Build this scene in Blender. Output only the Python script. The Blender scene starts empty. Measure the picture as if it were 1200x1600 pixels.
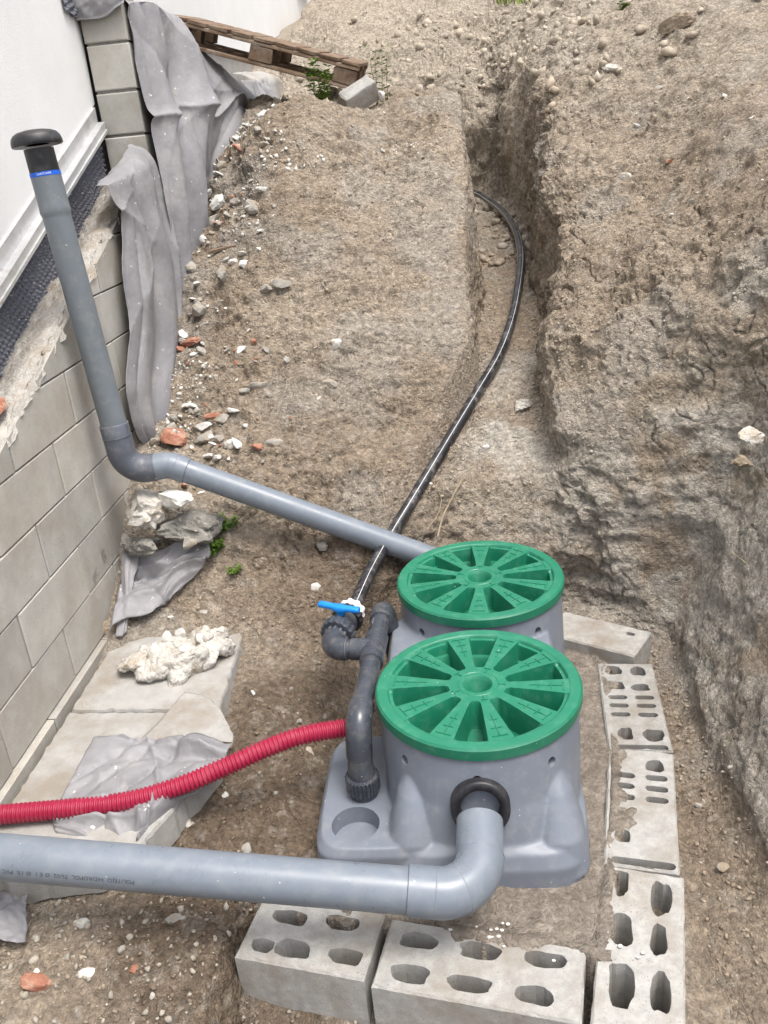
import bpy, bmesh, math, random
import numpy as np
from mathutils import Vector, Matrix, Euler
from mathutils.geometry import tessellate_polygon

random.seed(7); rng = np.random.default_rng(11)
SC = bpy.context.scene
COL = SC.collection
PI = math.pi

# ------------------------------------------------------------------ camera
CAM_H = 1.8625
TH, ROLL, PSI, FPX = .4069, .096, -.0998, 1353.08
def cam_axes():
    f = Vector((math.sin(PSI)*math.cos(TH), math.cos(PSI)*math.cos(TH), -math.sin(TH)))
    r = Vector((math.cos(PSI), -math.sin(PSI), 0)); d = f.cross(r)
    c, s = math.cos(ROLL), math.sin(ROLL)
    return c*r+s*d, -s*r+c*d, f
cd = bpy.data.cameras.new('camera'); cam = bpy.data.objects.new('camera', cd); COL.objects.link(cam)
_r, _d, _f = cam_axes()
_m = Matrix((_r, -_d, -_f)).transposed().to_4x4(); _m.translation = (0, 0, CAM_H)
cam.matrix_world = _m
cd.sensor_fit = 'VERTICAL'; cd.sensor_height = 24; cd.lens = FPX*24/1600
cd.clip_start = .05; cd.clip_end = 500
SC.camera = cam

# ------------------------------------------------------------------ sky, sun, exposure
SUN_EL, SUN_AZ = math.radians(70), math.radians(128)   # azimuth from +Y clockwise: right and slightly behind
w = bpy.data.worlds.new('World'); SC.world = w; w.use_nodes = True
nt = w.node_tree; nt.nodes.clear()
out = nt.nodes.new('ShaderNodeOutputWorld'); bg = nt.nodes.new('ShaderNodeBackground')
sky = nt.nodes.new('ShaderNodeTexSky'); sky.sky_type = 'NISHITA'; sky.sun_disc = False
sky.sun_elevation = SUN_EL; sky.sun_rotation = SUN_AZ; sky.air_density = 1.0; sky.dust_density = 5.0; sky.ozone_density = 1.0
hsv = nt.nodes.new('ShaderNodeHueSaturation'); hsv.inputs['Saturation'].default_value = .38
nt.links.new(sky.outputs[0], hsv.inputs['Color']); nt.links.new(hsv.outputs[0], bg.inputs[0]); nt.links.new(bg.outputs[0], out.inputs[0])
bg.inputs[1].default_value = .15
sd = bpy.data.lights.new('sun', 'SUN'); sd.energy = 1.15; sd.angle = math.radians(24); sd.color = (1, .95, .87)
so = bpy.data.objects.new('sun', sd); COL.objects.link(so)
sdir = Vector((math.sin(SUN_AZ)*math.cos(SUN_EL), math.cos(SUN_AZ)*math.cos(SUN_EL), math.sin(SUN_EL)))
so.rotation_euler = sdir.to_track_quat('Z', 'Y').to_euler(); so.location = (2, -3, 8)
vs = SC.view_settings; vs.view_transform = 'Standard'; vs.look = 'None'; vs.gamma = 1; vs.use_curve_mapping = False
vs.exposure = 1.0
SC.cycles.max_bounces = 5; SC.cycles.diffuse_bounces = 3; SC.cycles.glossy_bounces = 2; SC.cycles.transmission_bounces = 0

# ------------------------------------------------------------------ materials
def newmat(name):
    m = bpy.data.materials.new(name); m.use_nodes = True
    t = m.node_tree; b = t.nodes['Principled BSDF']
    return m, t, b
def N(t, typ, **kw):
    n = t.nodes.new(typ)
    for k, v in kw.items():
        if k in n.inputs.keys(): n.inputs[k].default_value = v
        else: setattr(n, k, v)
    return n
def ramp(t, src, stops):
    r = t.nodes.new('ShaderNodeValToRGB'); e = r.color_ramp.elements
    while len(e) < len(stops): e.new(.5)
    for i, (p, c) in enumerate(stops):
        e[i].position = p; e[i].color = c if len(c) == 4 else (*c, 1)
    t.links.new(src, r.inputs[0]); return r
def objcoord(t):
    g = N(t, 'ShaderNodeNewGeometry'); return g.outputs['Position']
def surf(name, c1, c2, scale=20, rough=.8, bump=.3, bscale=80, bdist=.003, speck=None, spscale=150, spth=(.62, .7), detail=6, spec=.3, attr=None, crumb=0, objrand=0, stain=None, stscale=5, stth=(.5, .65), rough2=None):
    m, t, b = newmat(name); co = objcoord(t)
    n1 = N(t, 'ShaderNodeTexNoise', Scale=scale, Detail=detail, Roughness=.65); t.links.new(co, n1.inputs['Vector'])
    r = ramp(t, n1.outputs[0], [(.32, c1), (.68, c2)]); col = r.outputs[0]
    if attr:
        a = N(t, 'ShaderNodeAttribute', attribute_name=attr)
        mx = N(t, 'ShaderNodeMix', data_type='RGBA', blend_type='MULTIPLY'); mx.inputs[0].default_value = 1
        t.links.new(a.outputs['Color'], mx.inputs[6]); t.links.new(col, mx.inputs[7]); col = mx.outputs[2]
    if stain:
        n3 = N(t, 'ShaderNodeTexNoise', Scale=stscale, Detail=7, Roughness=.68); t.links.new(co, n3.inputs['Vector'])
        rr = ramp(t, n3.outputs[0], [(stth[0], (0, 0, 0)), (stth[1], (1, 1, 1))])
        mx = N(t, 'ShaderNodeMix', data_type='RGBA'); t.links.new(rr.outputs[0], mx.inputs[0])
        t.links.new(col, mx.inputs[6]); mx.inputs[7].default_value = (*stain, 1); col = mx.outputs[2]
    if speck:
        n2 = N(t, 'ShaderNodeTexNoise', Scale=spscale, Detail=2, Roughness=.5); t.links.new(co, n2.inputs['Vector'])
        rr = ramp(t, n2.outputs[0], [(spth[0], (0, 0, 0)), (spth[1], (1, 1, 1))])
        mx = N(t, 'ShaderNodeMix', data_type='RGBA'); t.links.new(rr.outputs[0], mx.inputs[0])
        t.links.new(col, mx.inputs[6]); mx.inputs[7].default_value = (*speck, 1); col = mx.outputs[2]
    if objrand:
        oi = N(t, 'ShaderNodeObjectInfo'); mr = N(t, 'ShaderNodeMapRange'); mr.inputs[3].default_value = 1-objrand; mr.inputs[4].default_value = 1+objrand
        t.links.new(oi.outputs['Random'], mr.inputs[0]); vm = N(t, 'ShaderNodeVectorMath', operation='SCALE'); t.links.new(col, vm.inputs[0]); t.links.new(mr.outputs[0], vm.inputs['Scale']); col = vm.outputs[0]
    hts = []
    if crumb:
        nw = N(t, 'ShaderNodeTexNoise', Scale=30, Detail=1); t.links.new(co, nw.inputs['Vector'])
        va = N(t, 'ShaderNodeVectorMath', operation='MULTIPLY_ADD'); t.links.new(nw.outputs['Color'], va.inputs[0]); va.inputs[1].default_value = (.03, .03, .03); t.links.new(co, va.inputs[2])
        for sc, wt in ((62, 1.0), (150, .5)):
            vo = N(t, 'ShaderNodeTexVoronoi', Scale=sc); t.links.new(va.outputs[0], vo.inputs['Vector'])
            ml = N(t, 'ShaderNodeMath', operation='MULTIPLY'); t.links.new(vo.outputs['Distance'], ml.inputs[0]); ml.inputs[1].default_value = -wt; hts.append(ml.outputs[0])
            sp = N(t, 'ShaderNodeSeparateColor'); t.links.new(vo.outputs['Color'], sp.inputs[0])
            mr = N(t, 'ShaderNodeMapRange'); mr.inputs[3].default_value = 1-.16; mr.inputs[4].default_value = 1+.18; t.links.new(sp.outputs[0], mr.inputs[0])
            vm = N(t, 'ShaderNodeVectorMath', operation='SCALE'); t.links.new(col, vm.inputs[0]); t.links.new(mr.outputs[0], vm.inputs['Scale']); col = vm.outputs[0]
    t.links.new(col, b.inputs['Base Color'])
    b.inputs['Roughness'].default_value = rough; b.inputs['Specular IOR Level'].default_value = spec
    if rough2 is not None:
        nr = N(t, 'ShaderNodeTexNoise', Scale=12, Detail=5, Roughness=.7); t.links.new(co, nr.inputs['Vector'])
        mr = N(t, 'ShaderNodeMapRange'); mr.inputs[1].default_value = .35; mr.inputs[2].default_value = .65
        mr.inputs[3].default_value = rough; mr.inputs[4].default_value = rough2
        t.links.new(nr.outputs[0], mr.inputs[0]); t.links.new(mr.outputs[0], b.inputs['Roughness'])
    if bump:
        nb = N(t, 'ShaderNodeTexNoise', Scale=bscale, Detail=3, Roughness=.7); t.links.new(co, nb.inputs['Vector'])
        h = nb.outputs[0]
        for q in hts:
            ad = N(t, 'ShaderNodeMath', operation='ADD'); t.links.new(h, ad.inputs[0]); t.links.new(q, ad.inputs[1]); h = ad.outputs[0]
        bp = N(t, 'ShaderNodeBump', Strength=bump, Distance=bdist); t.links.new(h, bp.inputs['Height']); t.links.new(bp.outputs[0], b.inputs['Normal'])
    return m
def plastic(name, c, rough=.35, dust=.25, dustc=(.42, .37, .30), scratch=True):
    """dusty moulded plastic: dust specks, faint smears and a roughness that wanders"""
    d = tuple(x*.88 for x in c)
    return surf(name, d, c, scale=6, rough=rough, rough2=min(1, rough+.22), bump=.06, bscale=220, bdist=.001, spec=.5,
                stain=tuple(c[i]*(1-dust)+dustc[i]*dust for i in range(3)), stscale=24, stth=(.5, .74), speck=(.6, .58, .54), spscale=75, spth=(.765, .78))
M = {}
M['soil'] = surf('soil', (.66, .66, .66), (1.26, 1.24, 1.22), scale=38, rough=.95, bump=1, bscale=240, bdist=.012, attr='soil', spec=.08, detail=4, crumb=1)
M['bed'] = surf('mortar_bed', (.185, .158, .13), (.30, .262, .22), scale=22, rough=.93, bump=.8, bscale=210, bdist=.010, crumb=1, spec=.15, stain=(.145, .12, .10), stscale=4, stth=(.5, .66))
M['block'] = surf('hollow_block_concrete', (.31, .303, .288), (.43, .42, .40), scale=30, rough=.92, bump=.7, bscale=260, bdist=.003, speck=(.24, .22, .20), spscale=190, spth=(.63, .72), stain=(.26, .228, .19), stscale=5, stth=(.46, .68), spec=.15, objrand=.08)
M['wallblock'] = surf('wall_block_concrete', (.365, .350, .318), (.47, .453, .415), scale=7, rough=.93, bump=.6, bscale=300, bdist=.002, speck=(.19, .18, .165), spscale=230, spth=(.64, .74), stain=(.33, .295, .245), stscale=2.2, stth=(.44, .7), spec=.12, objrand=.14)
M['mortar'] = surf('grey_mortar', (.34, .315, .28), (.50, .475, .44), scale=13, rough=.95, bump=1, bscale=90, bdist=.012, stain=(.34, .29, .235), stscale=7, spec=.1)
M['joint'] = surf('recessed_joint_mortar', (.24, .23, .21), (.33, .315, .29), scale=30, rough=.95, bump=.5, spec=.1)  # mortar of the recessed joints in its own grey
M['slab'] = surf('concrete_slab', (.31, .302, .287), (.40, .39, .372), scale=11, rough=.92, bump=.6, bscale=160, bdist=.004, speck=(.30, .27, .23), spscale=120, spth=(.66, .76), stain=(.27, .238, .20), stscale=4, stth=(.47, .66), spec=.15)
M['plaster'] = surf('white_render', (.70, .70, .69), (.75, .75, .74), scale=3, rough=.9, bump=.5, bscale=170, bdist=.004, spec=.15)
M['plasterchunk'] = surf('plaster_lump', (.40, .375, .335), (.62, .595, .55), scale=16, rough=.95, bump=1, bscale=70, bdist=.012, stain=(.42, .35, .27), stscale=14, stth=(.52, .66), spec=.1)
M['white'] = surf('white_plaster_chip', (.50, .485, .45), (.68, .665, .63), scale=40, rough=.9, bump=.5, bscale=120, bdist=.004, stain=(.45, .39, .31), stscale=30, stth=(.58, .7), spec=.1)
M['brick'] = surf('brick_shard', (.26, .108, .07), (.37, .185, .13), scale=40, rough=.92, bump=.6, bscale=150, bdist=.003, stain=(.46, .33, .25), stscale=24, stth=(.5, .68), spec=.1)
M['stone'] = surf('grey_stone', (.26, .245, .22), (.40, .375, .335), scale=24, rough=.92, bump=.8, bscale=110, bdist=.005, stain=(.33, .265, .19), stscale=18, stth=(.5, .64), spec=.12)
M['darkstone'] = surf('dark_grey_stone', (.15, .145, .135), (.30, .285, .255), scale=20, rough=.92, bump=1, bscale=60, bdist=.012, speck=(.36, .33, .28), spscale=60, spth=(.6, .68), spec=.12)
M['clod'] = surf('soil_clod', (.20, .155, .11), (.37, .305, .235), scale=26, rough=.95, bump=1, bscale=120, bdist=.006, spec=.08)
M['crumb'] = surf('soil_crumb', (.78, .78, .78), (1.15, 1.14, 1.12), scale=60, rough=.95, bump=.4, bscale=300, bdist=.003, attr='soil', spec=.08)
M['tank'] = plastic('grey_tank_plastic', (.182, .204, .246), .33, .18)
M['pvc'] = plastic('grey_pvc', (.178, .206, .245), .25, .14)
M['pvcvent'] = plastic('grey_vent_pvc', (.158, .180, .200), .33, .18)
M['pvcdark'] = plastic('dark_grey_fitting_pvc', (.095, .105, .13), .33, .2)
M['pressure'] = plastic('dark_pressure_pvc', (.050, .057, .071), .19, .2)
M['black'] = plastic('black_plastic', (.018, .018, .022), .35, .12)
M['polyblack'] = plastic('black_polyethylene', (.022, .022, .025), .24, .32, dustc=(.46, .44, .42))
M['stripe'] = surf('white_stripe', (.55, .55, .55), (.66, .66, .66), rough=.5, bump=0)
M['green'] = plastic('green_lid_plastic', (.013, .182, .102), .30, .14, dustc=(.28, .42, .35))
M['blue'] = plastic('blue_handle_plastic', (.006, .235, .72), .3, .08)
M['whiteplastic'] = plastic('white_coupling_plastic', (.74, .74, .76), .4, .12)
M['red'] = plastic('red_conduit_plastic', (.33, .012, .048), .36, .14, dustc=(.5, .3, .3))
M['ink'] = surf('black_print', (.045, .05, .06), (.08, .085, .10), rough=.6, bump=0)
M['band'] = surf('blue_label', (.01, .09, .55), (.02, .14, .68), rough=.4, bump=0)
M['bandtext'] = surf('white_print', (.75, .75, .78), (.8, .8, .8), rough=.5, bump=0)
M['alu'] = surf('aluminium_profile', (.50, .50, .50), (.68, .68, .68), scale=8, rough=.42, bump=.15, spec=.5, stain=(.42, .39, .35), stscale=14, stth=(.55, .7)); M['alu'].node_tree.nodes['Principled BSDF'].inputs['Metallic'].default_value = .55
M['membrane'] = surf('dimpled_membrane', (.075, .078, .10), (.125, .128, .155), scale=60, rough=.5, bump=0, spec=.4, speck=(.42, .41, .40), spscale=90, spth=(.64, .72))
M['wood'] = surf('weathered_wood', (.115, .075, .05), (.235, .165, .115), scale=14, rough=.9, bump=.6, bscale=60, bdist=.004, stain=(.29, .235, .185), stscale=9, stth=(.5, .7), spec=.15)
M['leaf'] = surf('weed_leaf', (.06, .13, .02), (.17, .26, .035), scale=30, rough=.6, bump=0, spec=.3)
M['stem'] = surf('weed_stem', (.10, .13, .03), (.17, .19, .06), rough=.7, bump=0)
M['dryroot'] = surf('dry_root', (.30, .235, .155), (.46, .38, .27), scale=30, rough=.9, bump=.4, spec=.1)
M['grass'] = surf('grass_blade', (.10, .15, .03), (.25, .27, .08), scale=9, rough=.7, bump=0, spec=.2)
M['wallgrey'] = surf('grey_plinth', (.36, .34, .31), (.46, .44, .41), scale=10, rough=.9, bump=.4, spec=.1)
def tarpmat():
    m, t, b = newmat('grey_geotextile'); co = objcoord(t)
    n1 = N(t, 'ShaderNodeTexNoise', Scale=5, Detail=7, Roughness=.65); t.links.new(co, n1.inputs['Vector'])
    r = ramp(t, n1.outputs[0], [(.3, (.185, .180, .190)), (.55, (.245, .239, .249)), (.72, (.325, .313, .308))])
    n3 = N(t, 'ShaderNodeTexNoise', Scale=9, Detail=8, Roughness=.72); t.links.new(co, n3.inputs['Vector'])
    rr = ramp(t, n3.outputs[0], [(.61, (0, 0, 0)), (.75, (1, 1, 1))])
    mx = N(t, 'ShaderNodeMix', data_type='RGBA'); t.links.new(rr.outputs[0], mx.inputs[0]); t.links.new(r.outputs[0], mx.inputs[6]); mx.inputs[7].default_value = (.345, .30, .245, 1)
    n4 = N(t, 'ShaderNodeTexNoise', Scale=34, Detail=3, Roughness=.5); t.links.new(co, n4.inputs['Vector'])
    r4 = ramp(t, n4.outputs[0], [(.70, (0, 0, 0)), (.74, (1, 1, 1))])
    m2 = N(t, 'ShaderNodeMix', data_type='RGBA'); t.links.new(r4.outputs[0], m2.inputs[0]); t.links.new(mx.outputs[2], m2.inputs[6]); m2.inputs[7].default_value = (.62, .61, .59, 1)
    t.links.new(m2.outputs[2], b.inputs['Base Color']); b.inputs['Roughness'].default_value = .5; b.inputs['Specular IOR Level'].default_value = .4
    nb = N(t, 'ShaderNodeTexNoise', Scale=16, Detail=6, Roughness=.6); t.links.new(co, nb.inputs['Vector'])
    bp = N(t, 'ShaderNodeBump', Strength=.6, Distance=.010); t.links.new(nb.outputs[0], bp.inputs['Height']); t.links.new(bp.outputs[0], b.inputs['Normal'])
    return m
M['tarp'] = tarpmat()

# ------------------------------------------------------------------ object helpers
def mesh_obj(name, verts, faces, mat=None, parent=None, smooth=False, local=False):
    """one mesh object; vertices are world coordinates unless local"""
    v = np.asarray(verts, dtype=np.float64).reshape(-1, 3)
    if parent is not None and not local: v = v - np.array(WORLD(parent))
    me = bpy.data.meshes.new(name); me.from_pydata(v.tolist(), [], [list(map(int, f)) for f in faces])
    if mat is not None: me.materials.append(M[mat] if isinstance(mat, str) else mat)
    if smooth: me.shade_smooth()
    o = bpy.data.objects.new(name, me); COL.objects.link(o)
    if parent is not None: o.parent = parent
    return o
def WORLD(o):
    p = Vector((0, 0, 0))
    while o is not None: p = p + o.location; o = o.parent
    return p
def tag(o, label, cat, group=None):
    o['label'] = label; o['category'] = cat
    if group: o['group'] = group
    return o
def thing(name, label, cat, loc=(0, 0, 0), group=None):
    o = bpy.data.objects.new(name, None); COL.objects.link(o); o.location = loc; o.empty_display_size = .05
    return tag(o, label, cat, group)
class G:
    """collects geometry"""
    def __init__(s): s.v = []; s.f = []
    def add(s, v, f):
        n = len(s.v); s.v += [tuple(map(float, p)) for p in v]; s.f += [tuple(i+n for i in q) for q in f]; return s
    def build(s, name, mat, parent=None, smooth=False, local=False): return mesh_obj(name, s.v, s.f, mat, parent, smooth, local)
def smooth_by_angle(o, deg=40):
    me = o.data; me.shade_smooth()
    bm = bmesh.new(); bm.from_mesh(me)
    for e in bm.edges:
        if len(e.link_faces) == 2 and e.calc_face_angle(0) > math.radians(deg): e.smooth = False
    bm.to_mesh(me); bm.free(); return o
def frames(path):
    P = [Vector(p) for p in path]; n = len(P); T = []
    for i in range(n):
        a = P[max(i-1, 0)]; b = P[min(i+1, n-1)]; T.append((b-a).normalized())
    up = Vector((0, 0, 1)) if abs(T[0].z) < .9 else Vector((1, 0, 0))
    u = T[0].cross(up).normalized(); U = [u]
    for i in range(1, n):
        ax = T[i-1].cross(T[i])
        if ax.length > 1e-8: u = Matrix.Rotation(T[i-1].angle(T[i]), 3, ax.normalized()) @ u
        U.append(u.copy())
    return P, T, U, [T[i].cross(U[i]) for i in range(n)]
def tube(path, rad, seg=28, caps=True):
    P, T, U, W = frames(path); n = len(P); v = []; f = []
    if not hasattr(rad, '__len__'): rad = [rad]*n
    for i in range(n):
        for k in range(seg):
            a = 2*PI*k/seg; v.append(P[i]+(U[i]*math.cos(a)+W[i]*math.sin(a))*rad[i])
    for i in range(n-1):
        for k in range(seg):
            a = i*seg+k; b = i*seg+(k+1) % seg; f.append((a, b, b+seg, a+seg))
    if caps: f.append(tuple(range(seg))[::-1]); f.append(tuple((n-1)*seg+k for k in range(seg)))
    return v, f
def arc_path(a, b, c, n=12, r=None):
    """rounded corner a-b-c, radius r"""
    a, b, c = Vector(a), Vector(b), Vector(c); d1 = (a-b).normalized(); d2 = (c-b).normalized()
    ang = d1.angle(d2); t = r/math.tan(ang/2); p1 = b+d1*t; p2 = b+d2*t
    ctr = b+(d1+d2).normalized()*(r/math.sin(ang/2)); out = []
    v1 = p1-ctr; v2 = p2-ctr; tot = v1.angle(v2); ax = v1.cross(v2).normalized()
    for i in range(n+1): out.append(ctr+Matrix.Rotation(tot*i/n, 3, ax) @ v1)
    return out
def catmull(pts, n=8):
    P = [Vector(p) for p in pts]; P = [P[0]*2-P[1]]+P+[P[-1]*2-P[-2]]; out = []
    for i in range(1, len(P)-2):
        for k in range(n):
            t = k/n; a, b, c, d = P[i-1:i+3]
            out.append(.5*((2*b)+(c-a)*t+(2*a-5*b+4*c-d)*t*t+(3*b-a-3*c+d)*t**3))
    out.append(P[-2]); return out
def box(c, s, rot=None):
    v = []
    for x in (-.5, .5):
        for y in (-.5, .5):
            for z in (-.5, .5):
                p = Vector((x*s[0], y*s[1], z*s[2]))
                if rot is not None: p = rot @ p
                v.append(p+Vector(c))
    return v, [(0, 1, 3, 2), (4, 6, 7, 5), (0, 4, 5, 1), (2, 3, 7, 6), (0, 2, 6, 4), (1, 5, 7, 3)]
def lathe(prof, seg=48, c=(0, 0, 0), R=None, close=False):
    """profile of (radius, z) revolved about z"""
    v = []; f = []; n = len(prof)
    for r, z in prof:
        for k in range(seg):
            a = 2*PI*k/seg; p = Vector((r*math.cos(a), r*math.sin(a), z))
            if R is not None: p = R @ p
            v.append(p+Vector(c))
    for i in range(n-1):
        for k in range(seg):
            a = i*seg+k; b = i*seg+(k+1) % seg; f.append((a, b, b+seg, a+seg))
    if close: f.append(tuple(range(seg))[::-1]); f.append(tuple((n-1)*seg+k for k in range(seg)))
    return v, f

# ------------------------------------------------------------------ numpy noise
def _h(ix, iy, iz, s):
    h = (ix.astype(np.uint32)*np.uint32(374761393)+iy.astype(np.uint32)*np.uint32(668265263)+iz.astype(np.uint32)*np.uint32(2147483647)+np.uint32((s*974711+12345) & 0xffffffff))
    h = (h ^ (h >> np.uint32(13)))*np.uint32(1274126177); h = (h ^ (h >> np.uint32(16)))*np.uint32(2246822519); h = h ^ (h >> np.uint32(13))
    return (h & np.uint32(0xffffff)).astype(np.float32)/np.float32(0x1000000)
def vnoise(P, fr, s=0):
    p = (np.asarray(P, np.float32)*np.float32(fr)+np.float32(100.37)); i = np.floor(p).astype(np.int32); f = p-i; f = f*f*f*(f*(f*6-15)+10)
    x, y, z = i[:, 0], i[:, 1], i[:, 2]; o = 0
    for dx in (0, 1):
        for dy in (0, 1):
            for dz in (0, 1):
                wt = (f[:, 0] if dx else 1-f[:, 0])*(f[:, 1] if dy else 1-f[:, 1])*(f[:, 2] if dz else 1-f[:, 2])
                o = o+wt*_h(x+dx, y+dy, z+dz, s)
    return o
_ROT = np.array([[.80, .48, -.36], [-.6, .64, -.48], [0, .6, .8]], np.float32)
def fbm(P, fr, oc=4, s=0, g=.5):
    o = 0; a = 1; t = 0; Q = np.asarray(P, np.float32)
    for k in range(oc):
        o = o+a*vnoise(Q, fr, s+k); t += a; a *= g; fr *= 2.03; Q = Q@_ROT
    return o/t
def lumps(P, fr, s=0):
    """packed rounded crumbs: 0..1"""
    p = np.asarray(P, np.float32)*np.float32(fr)+np.float32(50.5); b = np.floor(p-.5).astype(np.int32)
    best = np.full(len(p), 9., np.float32); rid = np.zeros(len(p), np.float32)
    for dx in (0, 1):
        for dy in (0, 1):
            for dz in (0, 1):
                cx, cy, cz = b[:, 0]+dx, b[:, 1]+dy, b[:, 2]+dz
                h1 = _h(cx, cy, cz, s); h2 = _h(cx, cy, cz, s+31); h3 = _h(cx, cy, cz, s+57)
                q = (cx+.15+.7*h1-p[:, 0])**2+(cy+.15+.7*h2-p[:, 1])**2+(cz+.15+.7*h3-p[:, 2])**2
                k = q < best; best = np.where(k, q, best); rid = np.where(k, h1*.5+h3*.5, rid)
    return np.sqrt(np.maximum(0, 1-best/.62))*(.35+.9*rid)
def sstep(a, b, x):
    t = np.clip((x-a)/(b-a), 0, 1); return t*t*(3-2*t)
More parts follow.
